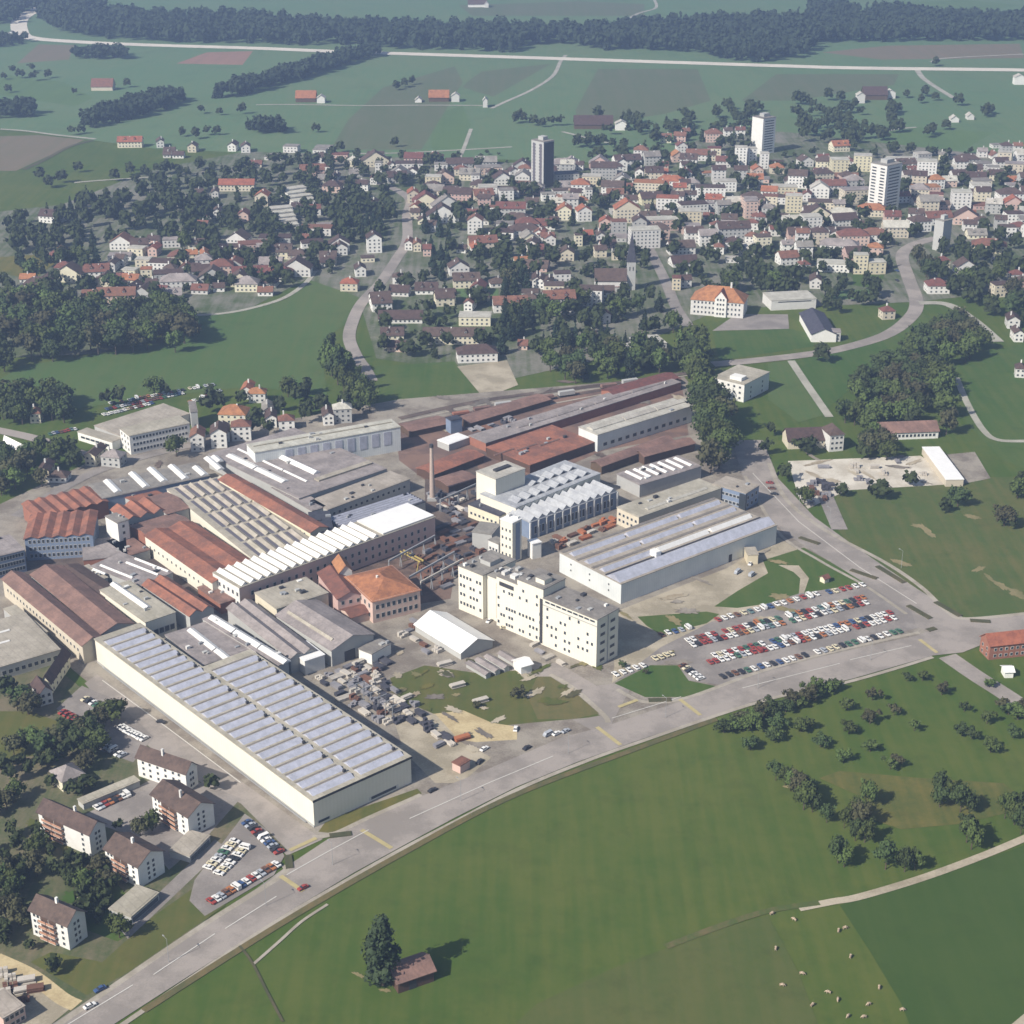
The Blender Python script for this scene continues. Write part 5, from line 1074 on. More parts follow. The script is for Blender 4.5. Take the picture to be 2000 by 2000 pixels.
def T(x, y, h, kind='b', wf=1.0, force=False):
    g = G(x, y)
    if not force and not clear(g.x, g.y, h * .13 * wf): return False
    TREES.append((x, y, h, kind, wf)); return True
for cr, txt, kd, h0, h1, wf in (
    (13, '950 990 1080 985 660 1150 1240 1105 450 1225 840 1275 1430 1245 640 1345 1010 1405 1620 1345 90 1400 460 1430 1410 1450 1840 1465 230 1530 640 1580 1660 1570 420 1665 860 1700 1640 1045', 'f', 4.5, 6.5, 1.05),
    (14, '210 205 650 190 1720 225 1090 330 530 95 350 150 1600 140', 'f', 4.5, 6.8, 1.1),
    (12, '1130 1420 1180 1400 1240 1380 1300 1350 1370 1330 1440 1300 1500 1270 1570 1390 1700 1190 1760 1200 1850 1130 1910 1110 1560 1490 1650 1250 1350 1390', 'f', 5.5, 8, 1.15),
    (13, '30 1180 110 1170 190 1110 300 1090 340 1060 1800 1270 1880 1310 1750 1230 1920 1250', 'f', 5, 8, 1.2),
    (14, '370 400 430 430 480 470 520 520 545 585 600 600 580 520 800 700 870 780 930 790 880 640 950 560 900 700 800 945 760 920 1060 960 1180 975 1245 960 1400 500 1450 510 1400 570 1530 600 1590 600 1600 835 1570 790 1810 640 1870 680 1910 740 1850 600 690 665 1930 620', 'b', 8, 12, .68),
    (9, '880 700 1180 1000 1700 1000 1750 960 1280 960 300 560 250 500 100 560 60 620 130 700 60 780 500 400 560 350 330 420 250 330 400 300 420 420 640 380 760 360 720 460 330 260 200 280 120 330 60 400 40 480 640 300 740 250 820 300 600 620 520 590 440 600 1780 620 1700 560 1000 960 850 1330 780 1300 700 1280 600 1250 520 1200 430 1180 330 1150 260 1100 330 1050', 'b', 5, 9, .9),
    (9, '900 1450 860 1500 780 1450 700 1420 620 1400 950 1380 560 1380 480 1330 400 1420 330 1300 250 1340 200 1200 150 1100 100 1000 60 920 130 1300 60 1250 20 1150 90 1450 170 1400 40 1380', 'b', 5.5, 9.5, .9),
    (11, '430 1180 520 1200 100 780 60 700 180 760 240 640 100 560 60 860 170 880 30 960 1130 880 1060 860 30 400 150 480 250 420 350 300 80 300 180 200 700 420 800 470 880 420', 'b', 5.5, 9.5, .9),
    (6, '870 1360 800 1350 940 1330 760 1400 980 1300 240 1270 300 1250 180 1220 560 1500 640 1520 700 1470 780 1500 460 1560 380 1600 300 1560 820 1580 100 980 60 1100 230 960', 'b', 7, 10, 1.1),
    (5, '560 1240 1080 1160 850 1260 1330 1360 1430 1310 1780 1460 1830 1470 1900 1200 1930 1150 1880 1250 400 220 120 1120 90 1080 330 1400 270 1310 700 960', 'b', 7, 12, 1.0),
    (2, '410 410 440 330 520 350 640 230 840 330 870 260 60 150 980 240 1180 210 320 170 790 150 850 90 700 110 540 430 1290 260', 'b', 8, 13, .9),
    (1, '60 340 120 320 190 340 240 330 400 280 470 290 520 260 560 290 30 300 330 600 420 560 500 590 60 680 40 760 100 840 20 900 230 760 620 700 690 620 1480 610 1450 560 1750 250 1850 220 900 190 1000 180 1300 110 1380 100 640 560', 'b', 9, 15, .9),
    (8, '1010 1210', 'f', 5, 5.5, 1.3), (16, '780 570', 'f', 3, 3.4, 1.2),
    (21, '100 560 150 590 240 540 260 610 370 590 60 700 30 600 560 720 960 660 540 1020 610 1010 600 1300 300 1360 370 1420 470 1380 870 1370 980 1290 1090 1320 1180 1300 1520 860 1660 870 1830 860 1640 1020 1560 1020 1480 1050 1380 1030', 'b', 8, 12, 1.0),
    (22, '450 1000 1060 680 1120 660 1180 640 1050 1110 760 1190 640 1150', 'b', 8, 11, 1.0),
    (24, '1200 1040 1230 1020 1340 980 1260 500 1640 880 1660 860 560 850 700 870 500 900 930 940 860 1060 1330 720 1440 800 1150 780 1180 730 1040 740 1260 760 980 850', 'b', 9, 15, 1.0),
    (23, '30 930 60 900 90 930 170 950 230 960 300 950 360 950 500 1110 560 1120 600 1100 880 900 920 940 1180 1000 1210 1010 1250 1000 950 1180 1100 1200 1150 1210 1360 1150 1650 850 1790 850 1860 840 1550 900 960 1000 1020 1010', 'b', 9, 14, .95)):
    v = [float(q) for q in txt.split()]
    for i in range(0, len(v), 2):
      if cr in (9, 11) and (i // 2) % 3 == 2: continue
      T(*K(cr, v[i], v[i + 1]), ru(h0, h1), kd, wf * ru(.9, 1.15), force=cr in (13, 14, 12, 16, 8))
def grove(poly, n, kinds, h0, h1, wf=.9, gap=.2, roads=True):
    c = tr = 0; own = []
    while c < n and tr < n * 60:
        tr += 1
        x, y = ru(min(p[0] for p in poly), max(p[0] for p in poly)), ru(min(p[1] for p in poly), max(p[1] for p in poly))
        if not inpoly(x, y, poly): continue
        h = ru(h0, h1); g = G(x, y)
        if any((g.x - a) ** 2 + (g.y - b) ** 2 < (gap * (h + e)) ** 2 for a, b, e in own) or not clear(g.x, g.y, h * .12, roads): continue
        own.append((g.x, g.y, h)); TREES.append((x, y, h, random.choice(kinds), wf * ru(.85, 1.15))); c += 1
for x, y in ((1352, 742), (1362, 765), (1372, 790), (1362, 815), (1378, 838), (1388, 858), (1375, 880), (1395, 895), (1404, 915), (1388, 925), (1412, 880), (1350, 720), (1366, 722), (1392, 820), (1400, 845), (1342, 700), (1355, 700)):
    T(x, y, ru(19, 24), 'b', .85, force=True)
for x, y in ((648, 735), (660, 752), (672, 770), (690, 790), (705, 800), (716, 790), (700, 765), (685, 748), (668, 732), (650, 712), (722, 805), (640, 722)): T(x, y, ru(17, 22), 'p' if rnd() < .3 else 'b', .65, force=True)
grove([(1640, 840), (1680, 760), (1760, 690), (1820, 640), (1900, 640), (1925, 690), (1880, 740), (1845, 830), (1870, 880), (1760, 860)], 62, 'bbb', 12, 18)
grove([(1770, 500), (1850, 480), (2000, 520), (2010, 640), (1940, 620), (1880, 590), (1790, 575)], 36, 'bbb', 11, 17)
grove([(1050, 730), (1090, 680), (1180, 660), (1260, 690), (1330, 720), (1300, 745), (1240, 740), (1130, 765)], 42, 'bbc', 12, 18)
grove([(985, 560), (1110, 570), (1250, 560), (1320, 610), (1320, 660), (1180, 665), (1060, 700), (985, 690)], 40, 'bbbc', 10, 17)
grove([(985, 530), (1040, 545), (1030, 690), (975, 700)], 16, 'cc', 14, 20)
grove([(0, 620), (60, 600), (230, 620), (370, 610), (372, 690), (150, 700), (60, 715), (0, 740)], 64, 'bbbb', 15, 22)
grove([(0, 500), (200, 480), (240, 590), (60, 610), (0, 600)], 36, 'bbc', 11, 17)
grove([(120, 400), (350, 380), (420, 420), (380, 500), (240, 500), (100, 450)], 52, 'bbc', 11, 18)
grove([(0, 420), (130, 430), (220, 480), (0, 500)], 34, 'bbc', 10, 16)
grove([(620, 400), (770, 400), (760, 470), (690, 480), (600, 440)], 44, 'bbc', 11, 17)
grove([(380, 440), (600, 400), (640, 520), (590, 560), (400, 580)], 44, 'bbc', 9, 14)
grove([(820, 430), (880, 440), (880, 560), (835, 560)], 10, 'cc', 14, 19)
grove([(1400, 530), (1560, 545), (1570, 580), (1420, 580)], 16, 'bb', 12, 16)
grove([(1560, 545), (1680, 560), (1740, 590), (1640, 620), (1560, 600)], 14, 'bb', 9, 14)
grove([(1540, 200), (1640, 195), (1780, 210), (1760, 260), (1700, 290), (1560, 280)], 46, 'bbbb', 11, 16)
grove([(1380, 205), (1500, 215), (1490, 250), (1400, 240)], 12, 'bb', 11, 16)
grove([(0, 790), (130, 780), (130, 830), (0, 820)], 14, 'bb', 14, 19)
grove([(0, 880), (180, 880), (180, 930), (0, 970)], 16, 'bb', 9, 14)
grove([(1500, 850), (1560, 870), (1620, 900), (1500, 910), (1480, 880)], 5, 'b', 8, 10)
grove([(1690, 845), (1730, 845), (1740, 900), (1690, 900)], 6, 'b', 12, 14)
grove([(1180, 1290), (1230, 1320), (1300, 1330)], 2, 'f', 3, 4)
# small trees between the houses of the town
for poly, n in (([(600, 300), (1080, 330), (1080, 540), (980, 560), (880, 500), (800, 420), (600, 400)], 110), ([(1080, 330), (1560, 330), (1800, 460), (1740, 560), (1500, 540), (1240, 560), (1080, 540)], 120),
                ([(1560, 280), (2040, 320), (2040, 520), (1800, 500), (1600, 460)], 80), ([(250, 340), (620, 310), (620, 420), (380, 440), (300, 420)], 80), ([(380, 440), (640, 430), (660, 520), (590, 560), (380, 590), (240, 590)], 50),
                ([(740, 560), (1000, 540), (1000, 700), (740, 700)], 24), ([(1150, 230), (1480, 230), (1480, 330), (1150, 330)], 60)):
    grove(poly, n, 'bbbbc', 8, 14, 1.05)
T(748, 1923, 25, 'P', .95, force=True)
TREES.sort(key=lambda t: -t[2] * pxm(t[1])); cnt = {'b': 0, 'c': 0, 'f': 0, 'p': 0, 'P': 0}
NAMES = dict(b='broadleaf_tree', c='conifer', f='fruit_tree', p='poplar', P='poplar')
LOOK = dict(dark='dark green broadleaf tree', mid='mid green broadleaf tree', olive='olive-brown broadleaf tree')
for x, y, h, kd, wf in TREES:
    cnt[kd] += 1
    if cnt[kd] > {'b': 296, 'c': 90, 'f': 90, 'p': 40, 'P': 5}[kd]: STUFF.append((x, y, h, kd, wf)); continue
    s = h * pxm(y) / 2; lod = 0 if s > 38 or kd == 'P' else (1 if s > 15 else 2)
    g = G(x, y); h = h; leaf = 'con' if kd == 'c' else ('pop' if kd == 'P' else random.choice(('dark', 'dark', 'mid', 'mid', 'olive') if y < 1350 or kd == 'f' or x > 900 else ('dark', 'olive', 'olive', 'mid')))
    shp = {'b': 'round', 'c': 'con', 'f': 'bush', 'p': 'tall', 'P': 'tall'}[kd]
    me = proto(shp, leaf, lod, random.randrange(4) if kd != 'P' else 1)
    r = link(NAMES[kd], None, None, g, ru(0, 6.28), (h * wf, h * wf, h)); r.empty_display_size = .1
    link('crown', me, r); link('trunk', TRM[lod == 0 and shp == 'round'], r)
    if kd == 'P': tag(r, 'tall slender dark poplar standing beside the field barn', 'poplar'); LM.append((745, 1860, 'the poplar by the barn')); continue
    sz = 'tall ' if h > 15 else ('small ' if h < 8 else '')
    lk = {'b': LOOK.get(leaf), 'c': 'narrow dark conifer', 'f': 'small bushy fruit tree', 'p': 'slender poplar'}[kd]
    auto(r, (sz if kd in 'b' else '') + lk, {'b': 'tree', 'c': 'conifer', 'f': 'fruit tree', 'p': 'poplar'}[kd], {'b': 'broadleaf trees around the works and town', 'c': 'conifers among the houses', 'f': 'fruit trees dotted over the meadow', 'p': 'poplars in a clump'}[kd], x, y)
def scatter(name, items, leaf, label=None, cat='wood'):    # items: (X, Y, h, w, shape)
    pr = {}
    for shp in ('round', 'con', 'bush', 'tall'):
        for v in range(3): pr[shp, v] = crown_arrays(shp, 46, .13 if shp != 'con' else .09, v + 50)
    parts = []
    for X, Y, h, w_, shp in items:
        V, Fc, cv, cf = pr[shp, random.randrange(3)]; a = ru(0, 6.28); c, s = math.cos(a), math.sin(a)
        M = np.array([[c * h * w_, -s * h * w_, 0], [s * h * w_, c * h * w_, 0], [0, 0, h]]); o = np.array([X, Y, 0])
        parts += [(V @ M.T + o, Fc), (cv @ M.T + o, cf)]
    if not parts: return
    o = link(name, arr_mesh(name, parts, LF[leaf])); o['kind'] = 'stuff'; o['category'] = cat
    if label: o['label'] = label
it = []
for x, y, h, kd, wf in STUFF:
    g = G(x, y); it.append((g.x, g.y, h, wf, {'b': 'round', 'c': 'con', 'f': 'bush', 'p': 'tall', 'P': 'tall'}[kd]))
for poly, n in (([(600, 300), (2040, 300), (2040, 560), (1500, 560), (980, 700), (740, 700), (700, 560), (600, 540), (480, 590), (240, 600), (250, 340)], 600), ([(-40, 1480), (200, 1470), (180, 1600), (60, 1640), (60, 1900), (-40, 1900)], 60), ([(150, 1700), (230, 1740), (240, 1800), (140, 1820)], 30)):
    for _ in range(n):
        x, y = ru(min(p[0] for p in poly), max(p[0] for p in poly)), ru(min(p[1] for p in poly), max(p[1] for p in poly)); g = G(x, y)
        if inpoly(x, y, poly) and clear(g.x, g.y, 2): it.append((g.x, g.y, ru(3, 7.5), 1.1, random.choice(('bush', 'round'))))
scatter('garden_greenery', it, 'dark', 'dark shrubs and small trees filling gardens between the town houses', 'shrubbery')
def wood(name, label, poly, sp, h0, h1):
    w3 = [G(x, y) for x, y in poly]; wp = [(p.x, p.y) for p in w3]; it = []
    xs, ys = [p[0] for p in wp], [p[1] for p in wp]
    X = min(xs)
    while X < max(xs):
        Y = min(ys)
        while Y < max(ys):
            a, b = X + ru(-.45, .45) * sp, Y + ru(-.45, .45) * sp
            if inpoly(a, b, wp) and abs(a) < .42 * b + 60: it.append((a, b, ru(h0, h1), ru(.8, 1.1), 'con' if rnd() < .3 else 'round'))
            Y += sp
        X += sp
    scatter(name, it, 'far', label)
wood('river_forest', 'long dark forest belt beyond the pale motorway', ks(21, 250, 100, 420, 240, 800, 300, 1300, 325, 1932, 340) + ks(22, 700, 345, 930, 372, 1500, 385, 1932, 400) + ks(23, 120, 345, 420, 330, 560, 375, 1400, 400, 1700, 480) + ks(24, 130, 460, 330, 390, 420, 325, 1900, 312) + [(2200, 80), (2200, 42)] + ks(24, 1932, 160, 1250, 170, 1100, 110, 500, 140, 200, 180) + ks(23, 1700, 190, 850, 230, 700, 250, 100, 260) + ks(22, 1500, 240, 800, 230, 300, 200) + ks(21, 1932, 170, 1100, 150, 800, 110, 500, -20), 15, 17, 24)
wood('forest', 'dark forest in the far left corner', ks(21, -200, 60, 380, -40, 250, 60, 100, 180, -200, 200), 14, 15, 22)
wood('forest', 'dark forest patch on the far right above the belt', ks(24, 250, 60, 560, 60, 700, 130, 560, 150, 300, 110), 14, 14, 20)
wood('field_wood', 'dark wood strip running diagonally up to the motorway', ks(21, 1610, 745, 1800, 735, 1932, 700) + ks(22, 0, 705, 380, 590, 700, 490, 930, 425, 930, 400, 800, 410, 380, 530, 0, 640) + ks(21, 1750, 690), 9, 13, 18)
wood('field_wood', 'dark wood strip on the left plain below the lone red farm', ks(21, 620, 960, 700, 970, 900, 930, 1200, 850, 1400, 765, 1350, 740, 1100, 760, 850, 850, 660, 920), 9, 13, 18)
wood('field_wood', 'small dark oblong wood beside the pink field', ks(21, 540, 450, 940, 450, 990, 420, 900, 410, 560, 425), 9, 12, 16)
wood('field_wood', 'dark wood at the far left picture edge', ks(21, -100, 900, 240, 895, 300, 870, 200, 850, -100, 850), 9, 13, 18)
wood('field_wood', 'small wood behind the left villas', ks(22, -60, 1005, 200, 1015, 240, 980, 180, 960, -60, 970), 8, 12, 16)
wood('field_wood', 'dark trees at left edge above the white apartment', ks(21, -80, 370, 200, 330, 210, 300, -80, 300), 9, 10, 14)

# ------------------------------------------------------------ cars
def car_meshes(c, name, van=False):
    paint = mat('car_paint_' + name, c, .35, amt=.1); gl = mat('car_glass', (.03, .035, .045), .15, amt=.2)
    b = MB(); w2 = .82
    if van:
        b.prism([(-2.2, .35), (-2.25, 1.1), (-1.75, 1.25), (-1.5, 1.95), (2.1, 2.0), (2.2, 1.0), (2.15, .35)], 'y', -w2, w2)
        g = MB(); g.prism([(-1.72, 1.3), (-1.48, 1.82), (-.3, 1.86), (-.3, 1.25)], 'y', -w2 - .01, w2 + .01); g.prism([(-.1, 1.3), (-.1, 1.86), (1.9, 1.86), (1.95, 1.3)], 'y', -w2 - .01, w2 + .01)
    else:
        b.prism([(-2.1, .3), (-2.15, .72), (-1.95, .86), (-.95, .95), (1.35, .97), (2.0, .9), (2.12, .7), (2.08, .3)], 'y', -w2, w2)
        b.prism([(-.35, 1.34), (-.3, 1.42), (.95, 1.42), (1.05, 1.34)], 'y', -.66, .66)
        g = MB(); b0 = [(-1.0, -.76, .95), (1.5, -.76, .96), (1.5, .76, .96), (-1.0, .76, .95)]; t0 = [(-.36, -.63, 1.36), (1.02, -.63, 1.36), (1.02, .63, 1.36), (-.36, .63, 1.36)]
        for i in range(4): j = (i + 1) % 4; g.poly([b0[i], b0[j], t0[j], t0[i]])
    return b.mesh('body', [paint]), g.mesh('cabin_glass', [gl])
CC = dict(white=(.72, .71, .68), red=(.30, .055, .045), cream=(.60, .54, .38), blue=(.05, .09, .20), black=(.035, .035, .04), green=(.06, .14, .09), orange=(.38, .15, .06), silver=(.36, .38, .41), brown=(.16, .08, .05), teal=(.12, .19, .19))
CM = {c: car_meshes(v, c) for c, v in CC.items()}; VM = {c: car_meshes(CC[c], c, True) for c in ('white', 'silver', 'orange', 'red')}
wb = MB(); wb.tube((0, -.1, 0), (0, .1, 0), .3, .3, 10); wb.poly([(.18 * math.cos(i * .785), -.11, .18 * math.sin(i * .785)) for i in range(8)], 1)
WHEEL = wb.mesh('wheel', [mat('tyre_rubber', (.02, .02, .022), .9, amt=.2), METAL])
ncar = 0
def car(x, y, ang, col, van=False, label=None, row=None, i=0, wheels=True):
    global ncar
    g = G(x, y); g.z = surf(x, y) + .01
    r = link(('parked_van' if van else 'parked_car') if not label else ('van' if van else 'car'), None, None, g, ang, (.93,) * 3); r.empty_display_size = .2
    b, gl = (VM if van else CM)[col]; link('body', b, r); link('cabin_glass', gl, r)
    for sx in (-1.35, 1.3):
        for sy in (-.78, .78): link('wheel', WHEEL, r, (sx, sy, .3))
    if label: tag(r, label, 'van' if van else 'car')
    else:
        ORDL = ['first'] + ORD[1:]
        r['category'] = 'van' if van else 'car'; r['group'] = 'cars parked in ' + row
        r['label'] = f"{col} {'van' if van else 'car'}, {ORDL[i]} from the left in {row}"
    ncar += 1
def row(name, p0, p1, n, cols, across=0.0, nose=None, skip=0, lm=None):
    a, b = G(*p0), G(*p1); d = (b - a); base = math.atan2(d.y, d.x) + math.pi / 2 + across; i2 = 0
    pts = [(p0[0] + (p1[0] - p0[0]) * t, p0[1] + (p1[1] - p0[1]) * t) for t in ((i + .5) / n for i in range(n))]
    for x, y in sorted(pts):
        if rnd() < skip: continue
        van = rnd() < .05
        c = random.choice(cols) if len(cols) > 10 else cols[(i2 * 3 + len(name)) % len(cols)]
        if van and c not in VM: c = 'white'
        car(x + ru(-.6, .6), y + ru(-.6, .6), base + ru(-.04, .04) + (math.pi if rnd() < .4 else 0), c, van, row=name, i=i2); i2 += 1
    if lm or len(name.split()) < 7: LM.append(((p0[0] + p1[0]) / 2, (p0[1] + p1[1]) / 2, lm or name))
MIX = ['white'] * 7 + ['red'] * 4 + ['cream'] * 2 + ['blue', 'black', 'green', 'silver', 'orange', 'brown', 'teal', 'black', 'silver']
MIXD = ['black', 'blue', 'brown', 'red', 'silver', 'white', 'black']
row('the back row of the east park', (1395, 1214), (1600, 1161), 16, MIX, skip=.1, lm='the east car park back row')
row('the short upper row of the east park', (1612, 1160), (1690, 1143), 6, MIX)
row('the second row of the east park', (1338, 1254), (1690, 1168), 34, MIX, skip=.04)
row('the third row of the east park', (1348, 1263), (1696, 1178), 34, MIX, skip=.04)
row('the fourth row of the east park', (1390, 1284), (1742, 1198), 34, MIX, skip=.03)
row('the fifth row of the east park', (1382, 1297), (1750, 1208), 35, MIX, skip=.03)
row('the roadside row of the east park', (1405, 1325), (1762, 1233), 29, MIX, skip=.1)
row('the diagonal lawn-edge row of cars', (1330, 1300), (1372, 1330), 6, MIX)
row('the lone row behind the white factory', (1285, 1243), (1350, 1226), 5, MIXD)
row('the row of white vans by the lawn', (1196, 1321), (1262, 1300), 5, ['white'])
row('the red row by the triangle lawn', (1274, 1290), (1316, 1278), 4, ['red', 'red', 'cream'])
row('the curved dark row of the west park', (480, 1606), (548, 1670), 11, MIXD)
row('the roadside row of the west park', (408, 1766), (545, 1688), 14, ['white', 'red', 'brown', 'blue', 'white', 'orange', 'white', 'silver'])
row('the inner left row of the west park', (404, 1700), (462, 1642), 8, ['white', 'white', 'green', 'cream', 'silver'])
row('the inner right row of the west park', (424, 1712), (482, 1654), 8, ['white', 'white', 'white', 'black', 'cream'])
row('the kerb row beside the western lane', (163, 1366), (217, 1392), 7, ['cream', 'green', 'white', 'black'])
row('the red row near the corner lawn', (119, 1392), (152, 1408), 4, ['red', 'white', 'red'])
row('the white row below the great hall', (234, 1421), (284, 1447), 9, ['white', 'white', 'silver'])
row('the dark row beside garden trees', (199, 1455), (242, 1480), 7, ['black', 'blue', 'silver', 'white'])
row('the red row between apartment houses', (186, 1582), (252, 1552), 8, ['red', 'white', 'brown', 'orange', 'silver', 'white', 'black'])
row('the near row of the northwest park', (200, 812), (300, 788), 15, MIX)
row('the far row of the northwest park', (206, 801), (360, 769), 22, MIX)
row('the long row below the big meadow', (212, 790), (420, 752), 28, MIX, skip=.08)
row('the left end row of northwest park', (95, 850), (150, 838), 8, MIX)
row('the row by the villa hedge', (368, 788), (440, 760), 9, MIX, skip=.1)
AR = math.atan2((G(900, 1540) - G(600, 1690)).y, (G(900, 1540) - G(600, 1690)).x)
for x, y, c, van, lb, da in ((592, 1737, 'red', False, 'dark red car driving along the main road near the west park', 0), (196, 1935, 'blue', False, 'blue estate car on the main road at bottom left', 0), (176, 1968, 'white', False, 'white car lowest on the main road, bottom left', 0),
                         (1007, 1426, 'white', False, 'white car parked alone on gravel beside dry scrub', .7), (1070, 1437, 'silver', True, 'silver van in roadside trio below scrub', 0), (1087, 1435, 'white', False, 'white car middle of roadside trio below scrub', 0), (1105, 1430, 'silver', False, 'silver car right end of roadside trio below scrub', 0),
                         (1029, 1463, 'black', False, 'black car driving past the roadside trio', .1), (946, 1465, 'white', False, 'white car beside the sand heap and road', .1), (937, 1490, 'black', False, 'black car beside the pink site hut', .3), (845, 1546, 'black', False, 'black car parked at corner of great ribbed hall', 0),
                         (1503, 945, 'red', False, 'red car highest in the queue on the side road', -.9), (1507, 956, 'brown', False, 'brown car second in the queue on the side road', -.9), (1512, 967, 'black', False, 'black car third in the queue on the side road', -.9), (1752, 530, 'blue', False, 'blue car on the curved street by dark trees', 1.2), (1752, 549, 'black', False, 'black car on the curved street above junction', 1.2),
                         (315, 1412, 'black', False, 'black car on the lane beside the great ribbed hall', -1), (1290, 1000, 'orange', True, 'orange van beside the zigzag workshop', .2), (1468, 1125, 'silver', True, 'long silver van on the gravel yard', .2), (1440, 1120, 'silver', True, 'silver van parked left end of gravel yard', .2), (1465, 1103, 'white', False, 'white car on gravel yard near the yellow hut', .5), (955, 1215, 'white', False, 'white car at foot of white factory', .4), (985, 1228, 'cream', False, 'cream car below the white factory windows', -.5)):
    car(x, y, AR + da + (math.pi if rnd() < .5 else 0), c, van, lb)

# ------------------------------------------------------------ yard goods
STM = {n: mat('stock_' + n, c, .8, amt=.8, c2=c2) for n, c, c2 in (('grey', (.28, .27, .28), (.12, .12, .14)), ('rust', (.18, .09, .06), (.08, .045, .035)), ('pale', (.52, .48, .42), (.34, .31, .27)), ('dark', (.07, .07, .085), (.03, .03, .04)), ('orange', (.42, .15, .07), (.25, .10, .05)))}
def stack_mesh(m, kind):
    mb = MB()
    if kind == 'bars':
        for j in range(3):
            for i in range(6): mb.tube((-3, -1.2 + i * .48 + ru(-.08, .08), .25 + j * .42), (3 + ru(-.5, .3), -1.2 + i * .48, .25 + j * .42), .2, .2, 6)
        for x in (-2, 2): mb.box(x - .12, -1.5, 0, x + .12, 1.5, .1)
    elif kind == 'crates':
        for i in range(3):
            for j in range(2):
                h = random.choice((1, 1.6, 2.2)); x, y = -2 + i * 1.5, -1.2 + j * 1.4
                mb.box(x, y, .12, x + 1.25, y + 1.2, h); mb.box(x - .04, y + .3, h * .5, x + 1.29, y + .5, h * .5 + .1)
    else:
        for i in range(5): mb.box(-2.2 + ru(-.2, .2), -1 + ru(-.2, .2), .1 + i * .32, 2.2 + ru(-.3, .3), 1 + ru(-.2, .2), .1 + i * .32 + .22)
    return mb.mesh('stack', [m])
SM = {(c, kd): [stack_mesh(STM[c], kd) for _ in range(2)] for c in STM for kd in ('bars', 'crates', 'plates')}
KN = dict(bars='stack of {} pipes', crates='cluster of {} crates', plates='pile of {} plates')
def stacks(poly, n, cols, ang, roads=False, kinds=('bars', 'crates', 'plates')):
    c = tr = 0; own = []
    while c < n and tr < n * 50:
        tr += 1
        x, y = ru(min(p[0] for p in poly), max(p[0] for p in poly)), ru(min(p[1] for p in poly), max(p[1] for p in poly)); g = G(x, y)
        if not inpoly(x, y, poly) or any((g.x - a) ** 2 + (g.y - b) ** 2 < 16 for a, b in own) or not clear(g.x, g.y, 2, False): continue
        own.append((g.x, g.y)); col, kd = random.choice(cols), random.choice(kinds); g.z = surf(x, y)
        o = link({'bars': 'pipe_stack', 'crates': 'crate_cluster', 'plates': 'plate_pile'}[kd], random.choice(SM[col, kd]), None, g, ang + random.choice((0, 0, 1.57)) + ru(-.08, .08), (ru(.8, 1.2),) * 3)
        auto(o, KN[kd].format({'rust': 'rusty'}.get(col, col)), 'stacked goods', 'goods stacked in the works yards', x, y); c += 1
HA = math.atan2((G(613, 1566) - G(185, 1249)).y, (G(613, 1566) - G(185, 1249)).x)
stacks(ks(7, 880, 1180, 1100, 1120, 1400, 1080, 1750, 1400, 1830, 1480, 1700, 1570, 1480, 1560, 1200, 1400), 64, ['grey', 'grey', 'dark', 'pale', 'rust'], HA)
stacks(ks(7, 1120, 1000, 1480, 960, 1560, 1080, 1180, 1180), 18, ['pale', 'grey', 'rust', 'dark'], HA)
stacks([(790, 1050), (925, 1010), (950, 1075), (880, 1150), (830, 1140)], 44, ['rust', 'rust', 'dark', 'rust', 'grey', 'dark'], HA + 1.57)
stacks([(840, 960), (920, 920), (945, 990), (880, 1030)], 14, ['rust', 'dark', 'grey'], HA)
stacks(ks(3, 1150, 1330, 1700, 1140, 1800, 1160, 1250, 1400), 16, ['orange', 'rust', 'pale'], HA + 1.57)
stacks(ks(5, 300, 1000, 1150, 960, 1300, 1090, 650, 1160), 9, ['pale', 'pale', 'grey', 'rust'], 0)
stacks(ks(5, 250, 1130, 480, 1120, 470, 1290, 300, 1320), 10, ['dark', 'rust', 'grey'], 0)
stacks(ks(16, 320, 700, 500, 780, 560, 880, 460, 900, 330, 780), 9, ['grey', 'pale', 'dark'], HA)
stacks(ks(3, 480, 330, 940, 250, 800, 440, 560, 470), 14, ['dark', 'grey', 'rust'], HA + 1.57)
stacks(ks(8, 110, 720, 240, 620, 260, 700, 560, 860, 480, 900, 300, 880), 10, ['pale', 'rust', 'grey'], HA)
stacks(ks(11, 0, 1180, 340, 1330, 330, 1500, 0, 1450), 12, ['pale', 'rust', 'pale'], .3, kinds=('crates', 'plates'))
stacks([(1000, 1200), (1060, 1290), (1100, 1300), (1050, 1260)], 5, ['grey', 'pale'], HA)
stacks(ks(3, 130, 900, 420, 940, 480, 1180, 300, 1100), 14, ['grey', 'pale', 'dark'], HA)
for x, y, c, lb in ((903, 1445, 'orange', 'bright orange heap of plates on the sandy ground'), (868, 1300, 'pale', 'pale rubble pile left in the scrub'), (893, 1342, 'pale', 'pale frame pile in the middle of scrub'), (938, 1372, 'pale', 'low pale rubble heap lower in the scrub')):
    g = G(x, y); g.z = .3; o = link('material_heap', SM[c, 'plates'][0], None, g, .5, (1.4, 1.2, 1)); tag(o, lb, 'heap')
